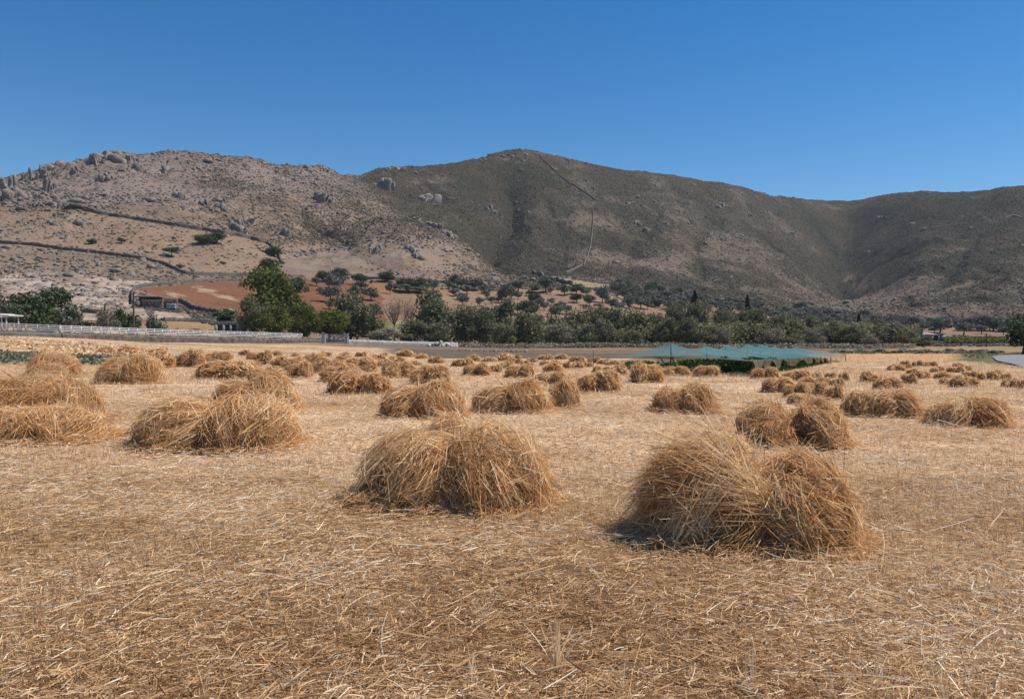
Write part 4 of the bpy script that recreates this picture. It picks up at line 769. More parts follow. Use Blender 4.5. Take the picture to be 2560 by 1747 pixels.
slab(2439, 2522, 860.3, 865.5, M['greywall'], 'farm_wall', 'long pale upper wall panel right of the farm yard gate', 'wall', 1.2)
for x, lab in ((2403.5, 'dark pillar at the left of the farm yard gate'), (2436.5, 'dark pillar at the right of the farm yard gate'), (2354.5, 'pale pillar at the left end of the farm wall')): slab(x - 2.2, x + 2.2, 858 if x > 2400 else 854.5, 874.5, M['darkwall'] if x > 2400 else M['limewash'], 'wall_pillar', lab, 'pillar', -.3, .45)
slab(2334, 2338.5, 853.8, 863.2, M['limewash'], 'gate_post', 'white gate post standing left of the farm wall', 'post', -.2, .35)
slab(1783, 1825, 818.6, 821.2, M['limewash'], 'garden_wall', 'low white wall glimpsed through a gap in the tamarisk belt', 'wall', 0)
def leafpatch(name, poly, n, hgt, size, mat, label, cat, seed, low=None):
    r = np.random.default_rng(seed); poly = np.array(poly, float); lo, hi = poly.min(0), poly.max(0); pts = []
    q = r.uniform(lo, hi, (n * 6, 2)); q = q[inpoly(q[:, 0], q[:, 1], [tuple(a) for a in poly])][:n]
    hv = hgt * (.55 + .9 * fbm(q[:, 0] / (hgt * 2.2), q[:, 1] / (hgt * 2.2), seed, 3)); hv = hv * (1 if low is None else np.interp(q[:, 1], *low)); z = height(q[:, 0], q[:, 1]) + hv * r.uniform(.05, 1, len(q)) ** .6
    nn = np.stack([r.normal(0, .6, len(q)), r.normal(0, .6, len(q)), np.full(len(q), .7)], 1); V, Q = cards(r, np.stack([q[:, 0], q[:, 1], z], 1), nn / np.linalg.norm(nn, axis=1)[:, None], size)
    o = link(name, mesh_np(name, V, Q, {'rnd': ('FLOAT', np.repeat(r.uniform(0, 1, len(q)), 4))}, False, mat)); return tag(o, label, cat, kind='stuff')
P = lambda px, d: ((px - CX) / F * d, d)
leafpatch('vineyard', [P(2362, 205), P(2520, 205), P(2520, 228), P(2362, 228)], 3200, 1.5, .28, M['green'], 'bright green vineyard rows behind the pale farm wall', 'vineyard', 61)
leafpatch('vegetable_patch', [P(-260, 46), P(470, 47), P(500, 57), P(-300, 57)], 9000, .34, .07, M['cabbage'], 'strip of blue-green vegetables crossing the left of the field', 'vegetables', 62)
leafpatch('weeds', [P(330, 134), P(500, 134), P(500, 141), P(330, 141)], 900, .6, .12, M['green'], 'low green weeds between the fence and the small hut', 'weeds', 63)
leafpatch('dry_weeds', [P(20, 58), P(420, 60), P(420, 78), P(0, 76)], 1500, .5, .09, M['stubble'], 'dry brown weeds beyond the vegetable strip', 'weeds', 64)
leafpatch('dark_undergrowth', [P(1150, 152), P(2290, 150), P(2290, 156), P(1150, 158)], 6000, .9, .16, M['tam_grey'], 'grey-brown undergrowth along the foot of the tamarisk belt', 'undergrowth', 65)
leafpatch('belt_undergrowth', [P(1060, 162), P(2300, 160), P(2300, 176), P(1060, 178)], 17000, 4.6, .24, M['tam'], 'dense olive-green undergrowth between the tamarisk trunks', 'undergrowth', 66)
leafpatch('verge_grass', [P(2440, 62), P(2500, 80), P(2440, 95), P(2380, 95)], 700, .25, .06, M['tam'], 'grey-green weeds on the verge between field and road', 'weeds', 67)
# ------------------------------------------------------------------ shade net over the green crop
def mat_net(name, c, tr, thin=False):
    m, t, b = mat_new(name); b.inputs['Base Color'].default_value = (*c, 1); b.inputs['Roughness'].default_value = .7
    a = nd(t, 'ShaderNodeBsdfTranslucent'); a.inputs['Color'].default_value = (*c, 1); x = nd(t, 'ShaderNodeMixShader'); x.inputs[0].default_value = .45
    t.links.new(b.outputs[0], x.inputs[1]); t.links.new(a.outputs[0], x.inputs[2]); y = nd(t, 'ShaderNodeMixShader'); tp = nd(t, 'ShaderNodeBsdfTransparent')
    n = noise(t, 1.3, 3, .5); tv = math_(t, 'ADD', math_(t, 'MULTIPLY', n, .16), tr - .08)
    if thin: tv = math_(t, 'ADD', tv, math_(t, 'MULTIPLY', attr(t, 'rnd', 'Fac'), .34))
    t.links.new(tv, y.inputs[0])
    t.links.new(x.outputs[0], y.inputs[1]); t.links.new(tp.outputs[0], y.inputs[2]); t.links.new(y.outputs[0], t.nodes['Material Output'].inputs['Surface']); return m
M['net'] = mat_net('teal_net', (0.135, 0.285, 0.305), .20, True); M['beige_net'] = mat_net('beige_net', (0.36, 0.29, 0.215), .48)
W3 = lambda px, py, d: np.array([(px - CX) / F * d, d, topz(py, d)])
peaks = [W3(1676, 858, 48.7), W3(1766, 865, 55), W3(1814, 861, 59), W3(1868, 859, 64), W3(1901, 860, 68), W3(1932, 865, 73), W3(1960, 868, 78), W3(1985, 866, 83)]
A3, B3, C3 = W3(1520, 892, 54), W3(1882, 902, 34.5), W3(2114, 887.5, 60); D3, E3 = W3(2040, 884, 94), W3(1640, 888, 88)
def poly3(pts, q, sag=0.0):
    pts = np.array(pts); L = np.concatenate([[0], np.cumsum(np.linalg.norm(np.diff(pts, axis=0), axis=1))]); L /= L[-1]; v = np.stack([np.interp(q, L, pts[:, k]) for k in range(3)], 1)
    if sag:
        j = np.clip(np.searchsorted(L, q, side='right') - 1, 0, len(L) - 2); t_ = (q - L[j]) / (L[j + 1] - L[j]); v[:, 2] -= sag * (1 - np.abs(2 * t_ - 1) ** 1.3)
    return v
ns, nv_ = 160, 22; s1 = np.linspace(0, 1, ns); cut = .42
rdg = np.where((s1 < cut)[:, None], peaks[0][None], poly3(peaks, np.clip((s1 - cut) / (1 - cut), 0, 1), .42)); edg = np.where((s1 < cut)[:, None], poly3([A3, B3], np.clip(s1 / cut, 0, 1)), poly3([B3, C3], np.clip((s1 - cut) / (1 - cut), 0, 1)))
edg[:, 2] += np.where(s1 < cut, .12 * np.sin(np.pi * s1 / cut * 1.0) , 0)
bck = np.where((s1 < cut)[:, None], poly3([A3, E3], np.clip(s1 / cut, 0, 1)), poly3([E3, D3], np.clip((s1 - cut) / (1 - cut), 0, 1)))
def skin(e, r_, pw=1.55):
    v = np.linspace(0, 1, nv_)[None, :, None]; G = e[:, None] * (1 - v) + r_[:, None] * v; G[:, :, 2] = e[:, None, 2] * (1 - v[..., 0] ** pw) + r_[:, None, 2] * v[..., 0] ** pw
    i = (np.arange(ns - 1)[:, None] * nv_ + np.arange(nv_ - 1)[None]).ravel(); return G.reshape(-1, 3), np.stack([i, i + nv_, i + nv_ + 1, i + 1], 1)
org = np.array([peaks[0][0], peaks[0][1], hz(peaks[0][0], peaks[0][1])]); rt = empty('net_canopy', tuple(org))
f1_, f2_ = skin(edg, rdg), skin(bck, rdg)
nv2, nq2 = join([(f1_[0] - org, f1_[1]), (f2_[0] - org, f2_[1])]); th = np.repeat(1 - sstep(cut * .75, cut * 1.1, s1), nv_); link('net', mesh_np('net', nv2, nq2, {'rnd': ('FLOAT', np.concatenate([th, th]))}, True, M['net']), rt)
q = np.linspace(0, 1, 260); top_ = poly3([B3, C3], q) - org; dro = (.10 + .40 * np.abs(np.sin(q * 34 + 2 * np.sin(q * 9))) ** 1.3) * np.interp(q, [0, .5, 1], [.9, .8, .75]); G = []
for v in np.linspace(0, 1, 7): g_ = top_.copy(); g_[:, 2] += .01 - dro * v; g_[:, 0] += .05 * np.sin(q * 97 + 3 * np.sin(q * 23)) * v; g_[:, 1] -= .05 + .08 * np.cos(q * 130) * v; G.append(g_)
G = np.stack(G, 1); i = (np.arange(259)[:, None] * 7 + np.arange(6)[None]).ravel(); built('curtain', [(G.reshape(-1, 3), np.stack([i, i + 7, i + 8, i + 1], 1))], M['beige_net'], rt, None, 0, True)
q = np.linspace(0, 1, 30); top_ = poly3([B3, B3 + (C3 - B3) * .045], q) - org; G = []
for v in np.linspace(0, 1, 8): g_ = top_.copy(); g_[:, 2] = top_[:, 2] - v * (B3[2] - hz(B3[0], B3[1]) + .02); g_[:, 0] += .10 * np.sin(q * 14 + v * 3) * v - .15 * v * (q - .5) * 2; g_[:, 1] -= .08; G.append(g_)
G = np.stack(G, 1); i = (np.arange(29)[:, None] * 8 + np.arange(7)[None]).ravel(); built('corner_drape', [(G.reshape(-1, 3), np.stack([i, i + 8, i + 9, i + 1], 1))], M['beige_net'], rt, None, 0, True)
q = np.linspace(0, 1, 80); rim = np.concatenate([poly3([A3, B3], q)]) - org; rim[:, 2] += .12 * np.sin(np.pi * q); built('rim_rope', [tube(rim, [.03] * 80, 5)], M['beige_net'], rt); built('rim_rope', [tube(poly3([C3, W3(2040, 872, 84), peaks[-1]], q) - org + [0, 0, .05], [.06] * 80, 5)], M['beige_net'], rt)
for k, pk in enumerate(peaks):
    g = hz(pk[0], pk[1]); b0 = np.array([pk[0], pk[1], g - .2]) - org; t0 = pk - org
    built('pole', [tube(np.array([b0, (b0 + t0) / 2 + [.03, 0, 0], t0 + [0, 0, .03]]), [.05, .045, .04], 7)], M['pole'], rt)
b0 = np.array([peaks[0][0], peaks[0][1], 0]) - org
built('brace', [tube(np.array([b0 + [.30, -.1, 0], b0 + [.12, -.05, .5], b0 + [.02, 0, .95]]), [.04] * 3, 6), tube(np.array([b0 + [-.25, 0, .05], b0 + [-.45, 0, .30], b0 + [-.62, 0, .55]]), [.035] * 3, 6)], M['pole'], rt)
for e in (A3, B3, C3, (B3 + C3) / 2, B3 * .75 + C3 * .25, B3 * .25 + C3 * .75): g = hz(e[0], e[1]); built('stake', [tube(np.array([[e[0], e[1], g - .1], [e[0], e[1], (g + e[2]) / 2], [e[0], e[1], e[2]]]) - org, [.025] * 3, 6)], M['pole'], rt)
tag(rt, 'low teal shade net on poles with beige ragged edge over green crop', 'shade net')
leafpatch('crop_plants', [P(1690, 41.0), P(1740, 38), P(1876, 35.2), P(1980, 42), P(2070, 55), P(1990, 72), P(1840, 54)], 26000, .66, .07, M['crop'], 'dense dark green crop growing under the teal shade net', 'crop', 68, ([36, 46, 60], [1, .6, .42]))
leafpatch('crop_plants', [P(1556, 41.5), P(1690, 41), P(1690, 45), P(1570, 46)], 1100, .36, .06, M['crop'], 'thin low end of the green crop beside the net pole', 'crop', 69)
for k, (px, d, h, lab) in enumerate([(1483, 47, 1.0, 'thin bare stake standing among stooks left of the net'), (655, 46, .9, 'thin bare stake standing among the left stooks'), (80, 60, 1.1, 'thin stake in the dry weeds at the far left')]):
    p = at(px, d); rt = link('stake', mesh_np('stake', *tube(np.array([[0, 0, -.1], [.01, 0, h / 2], [0, 0, h]]), [.022, .02, .016], 6), None, True, M['pole']), None, p); tag(rt, lab, 'stake', 'thin stakes in the field')

# ------------------------------------------------------------------ straw
def ribbons(P, W, rnd, r, roll=None):
    """P (N,K,3) centre lines, W (N,K) widths -> quads"""
    N, K = P.shape[:2]; T = np.gradient(P, axis=1); T /= np.linalg.norm(T, axis=2)[..., None] + 1e-9
    a = r.normal(0, 1, (N, 1, 3)); s = np.cross(T, np.broadcast_to(a, T.shape)); s /= np.linalg.norm(s, axis=2)[..., None] + 1e-9
    V = np.stack([P - s * W[..., None] / 2, P + s * W[..., None] / 2], 2)
    i = (np.arange(N)[:, None] * K + np.arange(K - 1)[None, :]).ravel() * 2
    return V.reshape(-1, 3), np.stack([i, i + 1, i + 3, i + 2], 1), np.repeat(rnd, K * 2)
def sheaf_np(r, c, ax, rot, pole, n, width, fly=.10, ear=.35, splay=.08, tone=0.0, arc=(.5, 1.5), K=4, mess=.28):
    """straws combed over a mound: centre c, half axes ax, flowing away from the pole direction"""
    c = (c[0], c[1], c[2] + .20 * ax[2]); ax = (ax[0], ax[1], ax[2] * .82)
    un = lambda v: v / (np.linalg.norm(v, axis=-1, keepdims=True) + 1e-9)
    m = un(r.normal(0, 1, (n * 3, 3))); m = m[m[:, 2] > -.34][:n]; n = len(m); p0 = un(np.array(pole, float))
    lk = un(r.normal(0, 1, (38, 3))); lid = np.argmax(m @ lk.T, axis=1)                      # locks of straw that lie together
    lockp = r.normal(0, .30, (38, 3)); locr = r.normal(0, .075, 38); lphi = r.normal(0, .16, 38); messy = r.uniform(0, 1, n) < mess
    p = un(p0 + lockp[lid] + r.normal(0, .13, (n, 3)) + np.where(messy[:, None], r.normal(0, 1.3, (n, 3)), 0)); e1 = un(np.cross(p, [0.13, .3, 1.0])); e2 = np.cross(p, e1)
    d = un(m * (m * p).sum(1, keepdims=True) - p)                                          # combed away from the pole
    u0 = r.uniform(0, 1, n); stray = u0 < fly; chaff = u0 > .70
    d = np.where(chaff[:, None], un(np.cross(m, r.normal(0, 1, (n, 3)))), d)
    lump = 1 + .10 * np.sin(m[:, 0] * 5 + c[0] * 3) * np.sin(m[:, 1] * 6 + 1) + .04 * np.sin(m[:, 0] * 11 + m[:, 2] * 9) + locr[lid]
    r0 = (.70 + .30 * r.uniform(0, 1, n) ** .5) * lump; axv = np.array(ax); size = float(np.mean(axv))
    X0 = m * r0[:, None] * axv; Vd = un(d * axv); Nn = un(m / axv)
    L = size * np.where(chaff, r.uniform(.10, .38, n), r.uniform(*arc, n)); phi = np.where(stray, r.normal(.28, .30, n), r.normal(.03, .12, n) + lphi[lid])
    t = np.linspace(-.5, .5, K)[None]; kap = np.where(stray, r.uniform(-.2, .5, n), np.where(chaff, r.normal(0, .5, n), r.uniform(.15, .95, n))) * L / size
    T1 = Vd * np.cos(phi)[:, None] + Nn * np.sin(phi)[:, None]; sd_ = np.cross(Vd, Nn); bw = r.normal(0, .10, n)
    Q = X0[:, None] + L[:, None, None] * (t[..., None] * T1[:, None] - (kap[:, None] * t ** 2)[..., None] * Nn[:, None] + (bw[:, None] * (t ** 2 - .08))[..., None] * sd_[:, None])
    cz, sz = math.cos(rot), math.sin(rot)
    X = Q[..., 0] * cz - Q[..., 1] * sz + c[0]; Y = Q[..., 0] * sz + Q[..., 1] * cz + c[1]; Z = Q[..., 2] + c[2]
    under = np.maximum(.015 - Z, 0); k = 1 + np.minimum(under * .6, .4); X = c[0] + (X - c[0]) * k; Y = c[1] + (Y - c[1]) * k; Z = np.maximum(Z, .015 + r.uniform(0, .05, (n, 1)) * min(1, size * 3))
    P = np.stack([X, Y, Z], 2); prof = np.full(K, 1.0); prof[-1] = .6; Wd = width * r.uniform(.55, 1.3, (n, 1)) * prof[None]
    ears = r.uniform(0, 1, n) < ear; Wd[ears, -2] *= 2.0; Wd[ears, -1] *= 1.5; Wd[chaff] *= 1.25
    patch = .14 * np.sin(m[:, 0] * 4 + 2.1) * np.cos(m[:, 2] * 5) + r.normal(0, .12, 38)[lid]; rn = np.clip(r.normal(.67 + tone, .25, n) + patch - .55 * np.maximum(0, .95 - r0), 0, 1)  # deeper straws get darker colour, painting in the shade inside the mound
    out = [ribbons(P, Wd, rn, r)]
    if splay:                                                       # straws lying round the foot
        q = int(n * splay); a = r.uniform(0, 2 * np.pi, q); rr_ = r.uniform(.9, 1.32, q); d = a + r.normal(0, .8, q); L = r.uniform(.1, .32, q) * ax[0] * 1.6
        x0, y0 = np.cos(a) * rr_ * ax[0] + c[0], np.sin(a) * rr_ * ax[1] + c[1]; tt = np.linspace(-.5, .5, 4)[None]
        P = np.stack([x0[:, None] + np.cos(d)[:, None] * L[:, None] * tt, y0[:, None] + np.sin(d)[:, None] * L[:, None] * tt, .02 + r.uniform(0, .10, (q, 1)) * (1 - tt * r.uniform(-1.5, 1.5, (q, 1)))], 2)
        out.append(ribbons(P, width * r.uniform(.6, 1.3, (q, 1)) * np.ones((1, 4)), np.clip(r.normal(.62, .2, q), 0, 1), r))
    # packed straw inside, its shade put into the dark colour
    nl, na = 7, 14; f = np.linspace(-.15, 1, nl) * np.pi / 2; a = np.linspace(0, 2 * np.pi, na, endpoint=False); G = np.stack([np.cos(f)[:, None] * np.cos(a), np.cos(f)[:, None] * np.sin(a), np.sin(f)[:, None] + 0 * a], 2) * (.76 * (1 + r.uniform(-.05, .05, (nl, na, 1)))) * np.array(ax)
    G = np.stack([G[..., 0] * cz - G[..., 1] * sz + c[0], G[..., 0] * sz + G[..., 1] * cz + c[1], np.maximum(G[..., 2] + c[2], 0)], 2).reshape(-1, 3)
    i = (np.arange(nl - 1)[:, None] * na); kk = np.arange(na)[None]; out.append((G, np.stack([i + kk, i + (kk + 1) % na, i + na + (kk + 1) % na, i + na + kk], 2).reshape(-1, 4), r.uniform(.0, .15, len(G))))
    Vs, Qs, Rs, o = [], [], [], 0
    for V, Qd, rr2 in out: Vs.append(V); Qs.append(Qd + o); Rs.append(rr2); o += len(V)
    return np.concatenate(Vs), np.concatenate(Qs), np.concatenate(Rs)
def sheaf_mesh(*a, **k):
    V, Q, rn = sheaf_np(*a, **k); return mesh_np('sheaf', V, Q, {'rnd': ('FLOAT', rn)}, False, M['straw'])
# unit sheaves (width 1, depth ~.8, height 1): left one, right one, sometimes one behind
def unit_specs(q):
    r = random.Random(q * 7 + 1); j = lambda s: r.uniform(-s, s)
    L = ((-.24 + j(.04), .03 + j(.05), .08), (.27 + j(.03), .34 + j(.04), .78 + j(.08)), j(.3), (.75, .15 + j(.3), .62 + j(.15)))
    Rr = ((.23 + j(.04), -.05 + j(.06), .10), (.28 + j(.03), .36 + j(.04), .88 + j(.05)), j(.3), (-.62, .4 + j(.35), .66 + j(.15)))
    Bk = ((-.02 + j(.1), .20, .08), (.30, .26, .86 + j(.08)), j(.3), (j(.4), -.35, .9))
    return [[L, Rr], [L, Rr, Bk], [Rr, L]][q % 3]
UNIT = []
for q in range(8):
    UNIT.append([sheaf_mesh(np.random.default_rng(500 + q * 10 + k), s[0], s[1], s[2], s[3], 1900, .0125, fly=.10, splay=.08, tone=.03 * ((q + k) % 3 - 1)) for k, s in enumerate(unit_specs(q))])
SMALL = []
for q in range(9):
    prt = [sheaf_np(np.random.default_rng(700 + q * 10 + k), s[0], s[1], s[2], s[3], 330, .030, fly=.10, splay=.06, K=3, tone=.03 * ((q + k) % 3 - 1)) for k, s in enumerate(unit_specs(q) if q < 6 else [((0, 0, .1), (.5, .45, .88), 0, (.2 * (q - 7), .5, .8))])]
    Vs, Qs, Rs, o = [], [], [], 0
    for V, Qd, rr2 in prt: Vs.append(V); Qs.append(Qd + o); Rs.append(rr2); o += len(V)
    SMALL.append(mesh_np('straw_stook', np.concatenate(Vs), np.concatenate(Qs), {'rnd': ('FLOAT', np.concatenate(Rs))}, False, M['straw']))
G_S = 'straw stooks standing in the stubble field'
SCNT = [0]
def stook_geo(px, base, wp, hp):
    p = hit(px, base, 3); d0 = p[1]; wm = wp * d0 / F; dep = wm * .36; d = d0 + dep; x = (px - CX) / F * d; g = hz(x, d); hm = max(topz(base - hp, d) - g, .25)
    return x, d, g, wp * d / F, hm
def stook(px, base, wp, hp, label):
    q = SCNT[0]; SCNT[0] += 1; x, d, g, wm, hm = stook_geo(px, base, wp, hp); fl = -1 if (q * 7) % 5 == 0 else 1; sy = wm * (.85 + .1 * (q % 3))
    if wp >= 55:
        o = empty('straw_stook', (x, d, g), ((q * 37) % 9 - 4) * .07); o.scale = (wm * fl, sy, hm)
        for me in UNIT[q % 8]: link('sheaf', me, o)
    else:
        o = link('straw_stook', SMALL[q % 9], None, (x, d, g)); o.rotation_euler = (0, 0, ((q * 37) % 9 - 4) * .09); o.scale = (wm * fl, sy, hm)
    tag(o, label, 'straw stook', G_S)
def hero(px, base, wp, hp, label, sheaves, width=.0058, seed=0, dens=1.0):
    """sheaves in units of the stook's own width / height"""
    x, d, g, wm, hm = stook_geo(px, base, wp, hp); rt = empty('straw_stook', (x, d, g))
    for k, (c, ax, rot, pole, n, kw) in enumerate(sheaves):
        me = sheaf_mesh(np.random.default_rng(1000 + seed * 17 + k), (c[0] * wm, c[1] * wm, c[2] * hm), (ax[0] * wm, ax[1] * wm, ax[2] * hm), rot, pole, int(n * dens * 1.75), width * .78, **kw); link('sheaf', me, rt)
    tag(rt, label, 'straw stook', G_S); return rt
# the nearest ones, each sheaf placed as in the photograph
hero(1860, 1392, 478, 290, 'nearest and largest straw stook, on the right, with stalks bristling up at its top left', [
    ((-.20, .04, .08), (.33, .36, .86), .1, (.92, -.05, .38), 7000, dict(fly=.14, arc=(.7, 1.9))),
    ((.24, -.10, .04), (.27, .36, .80), -.2, (-.45, .55, .70), 7000, dict(fly=.14, splay=.16, mess=.5)),
    ((-.10, .20, .30), (.27, .22, .72), .1, (.80, -.1, .50), 2600, dict(fly=.18, tone=.16, splay=0)),
        ((.36, -.02, .0), (.18, .30, .34), .1, (-.7, .2, .6), 1800, dict(fly=.2, tone=.12, splay=.5))], .0062, 1)
hero(1145, 1296, 462, 228, 'second largest straw stook, wide and low in the middle foreground', [
    ((-.18, .02, .05), (.30, .36, .82), .25, (.75, .3, .6), 5600, dict(fly=.10)),
    ((.19, -.04, .06), (.29, .36, .90), -.2, (-.55, .45, .70), 5600, dict(fly=.10, splay=.12)),
    ((-.36, -.08, .0), (.23, .17, .34), .4, (.8, .4, .55), 1900, dict(fly=.08, tone=-.08)),
    ((.12, -.24, .0), (.26, .15, .42), -.1, (-.2, .8, .6), 1900, dict(fly=.15, tone=.05)),
    ((-.08, .30, .35), (.16, .16, .72), 0, (.5, -.2, .8), 1100, dict(fly=.15, tone=.15, splay=0))], .0060, 2)
hero(545, 1132, 370, 142, 'large stook left of centre whose right sheaf overlaps a pale combed left sheaf', [
    ((-.24, .02, .05), (.30, .36, .84), .2, (.90, .25, .45), 4300, dict(fly=.07, tone=.06)),
    ((.22, -.04, .08), (.29, .36, .92), -.1, (-.42, .55, .72), 4600, dict(fly=.08, splay=.14))], .0085, 3)
hero(640, 1040, 190, 98, 'stook standing directly behind the large overlapping one left of centre', [
    ((-.2, .0, .05), (.32, .36, .82), .2, (.8, .2, .5), 2300, dict(fly=.08)), ((.18, .05, .08), (.34, .36, .92), 0, (-.3, .5, .8), 2300, dict(fly=.08))], .0105, 4)
hero(92, 1114, 330, 100, 'low front stook at the left edge, with a long pale stalk leaning across it', [
    ((-.18, .0, .05), (.34, .36, .88), .1, (.6, .5, .6), 3600, dict(fly=.08, tone=-.03)), ((.16, -.02, .05), (.35, .36, .90), -.1, (-.3, .65, .7), 3900, dict(fly=.10, splay=.12))], .0085, 5)
hero(58, 1062, 330, 122, 'tall rusty stook at the left edge, right behind the low front one', [
    ((-.18, .0, .05), (.34, .36, .88), .1, (.6, .2, .7), 3300, dict(fly=.06, tone=-.10)), ((.17, .0, .05), (.34, .36, .92), -.1, (-.35, .2, .9), 3300, dict(fly=.06, tone=-.08))], .0095, 6)
hero(1985, 1124, 245, 118, 'dark bushy stook right behind the nearest one, with a thistle stalk in front', [
    ((-.24, .20, .15), (.28, .30, .80), .1, (.9, -.1, .4), 2600, dict(fly=.10, tone=.08)), ((.24, .0, .06), (.27, .38, .92), -.2, (-.35, .6, .7), 3400, dict(fly=.16, tone=-.06)), ((-.22, -.06, .0), (.25, .28, .60), .2, (.6, .7, .4), 2200, dict(fly=.12, tone=-.16))], .0085, 7)
hero(1060, 1048, 195, 86, 'round stook just behind the left half of the wide middle one', [
    ((-.2, .02, .05), (.32, .36, .86), .2, (.8, .3, .5), 2300, dict(fly=.12)), ((.18, -.04, .08), (.33, .38, .92), -.2, (-.4, .5, .75), 2500, dict(fly=.12, splay=.1))], .0105, 8)
hero(1283, 1035, 190, 76, 'broad stook behind the right half of the wide middle one', [
    ((-.24, .02, .05), (.28, .34, .80), .2, (.8, .3, .5), 2200, dict(fly=.08)), ((.16, -.04, .08), (.34, .38, .92), -.2, (-.4, .6, .7), 2600, dict(fly=.12, splay=.1))], .0105, 9)
hero(1410, 1021, 85, 68, 'upright single stook touching the right side of the broad one', [
    ((0, 0, .05), (.46, .42, .92), 0, (-.2, .4, .9), 2300, dict(fly=.12, tone=-.04))], .0105, 10)
hero(1712, 1034, 155, 68, 'neat two-humped stook alone in the bare stubble right of centre', [
    ((-.22, .02, .05), (.28, .36, .84), .2, (.85, .25, .5), 2300, dict(fly=.05, tone=-.03)), ((.18, -.04, .08), (.32, .38, .94), -.2, (-.55, .45, .7), 2500, dict(fly=.06, splay=.1))], .0105, 11)
hero(2206, 1046, 170, 70, 'long stook of three sheaves on the right with pale fanned stalks', [
    ((-.32, .08, .05), (.20, .3, .84), .2, (.8, .1, .6), 1500, dict(fly=.08, tone=-.05)), ((-.04, .02, .05), (.26, .36, .88), 0, (.75, .3, .55), 2000, dict(fly=.10, tone=.06)), ((.28, -.04, .08), (.24, .38, .92), -.1, (-.6, .45, .6), 1900, dict(fly=.18, tone=.06))], .0105, 12)
hero(2418, 1070, 175, 72, 'stook near the right edge with a pale broken stalk leaning on its front', [
    ((-.22, .04, .05), (.30, .36, .80), .2, (.85, .15, .5), 2100, dict(fly=.12, tone=.02)), ((.18, -.02, .08), (.32, .40, .95), -.1, (-.45, .5, .75), 2600, dict(fly=.12, tone=-.06, splay=.1))], .0105, 13)
hero(325, 961, 155, 72, 'tall combed stook on the left, second from the vegetable strip edge', [
    ((-.2, .02, .05), (.30, .36, .86), .1, (.85, .1, .45), 2300, dict(fly=.06)), ((.2, -.02, .08), (.31, .36, .94), -.1, (-.55, .3, .75), 2300, dict(fly=.08, splay=.12))], .012, 14)
hero(131, 943, 128, 62, 'domed stook on the left with a dark arched hollow in its front', [
    ((0, .1, .05), (.46, .36, .92), 0, (0, -.1, 1), 2300, dict(fly=.08, tone=-.04)), ((.03, -.12, .0), (.38, .30, .62), 0, (0, .8, .6), 1500, dict(fly=.12))], .012, 15)
def stalk_on(rt, pts, th):
    d0 = rt.location[1] - stook_geo_front[rt.name]; P_ = np.array([W3(a, c, d0) for a, c in pts]) - np.array(rt.location); link('stalk', mesh_np('stalk', *tube(P_, np.linspace(th, th * .5, len(P_)), 5), {'rnd': ('FLOAT', np.full(len(P_) * 5, .95))}, True, M['straw']), rt)
hero_roots = [o_ for o_ in C.objects if o_.get('category') == 'straw stook']
def by(lab): return [o_ for o_ in hero_roots if o_['label'].startswith(lab)][0]
stook_geo_front = {by('low front').name: .52, by('stook near the right').name: .52, by('dark bushy').name: .62}
stalk_on(by('low front'), [(64, 1117), (110, 1075), (162, 1030)], .010); stalk_on(by('stook near the right'), [(2388, 1062), (2412, 1040), (2432, 1022)], .016)
stalk_on(by('dark bushy'), [(1921, 1132), (1933, 1100), (1930, 1068), (1940, 1050)], .009); stalk_on(by('dark bushy'), [(1931, 1090), (1942, 1078), (1938, 1070)], .007)
rt = by('nearest'); q = np.random.default_rng(77); n_ = 60; x0, _, _, wm, hm = stook_geo(1860, 1392, 478, 290); bs = np.stack([q.uniform(-.36, -.04, n_) * wm, q.uniform(.0, .30, n_) * wm, q.uniform(.74, .9, n_) * hm], 1)
dr = np.stack([q.uniform(-1.1, -.1, n_), q.normal(0, .25, n_), q.uniform(.35, 1.0, n_)], 1); dr /= np.linalg.norm(dr, axis=1)[:, None]; t_ = np.linspace(-.25, .75, 4)[None, :, None]; P_ = bs[:, None] + dr[:, None] * t_ * q.uniform(.14, .34, (n_, 1, 1)); V, Q, rn = ribbons(P_, .0052 * np.ones((n_, 4)), np.clip(q.normal(.8, .12, n_), 0, 1), q)
link('loose_stalks', mesh_np('loose_stalks', V, Q, {'rnd': ('FLOAT', rn)}, False, M['straw']), rt)
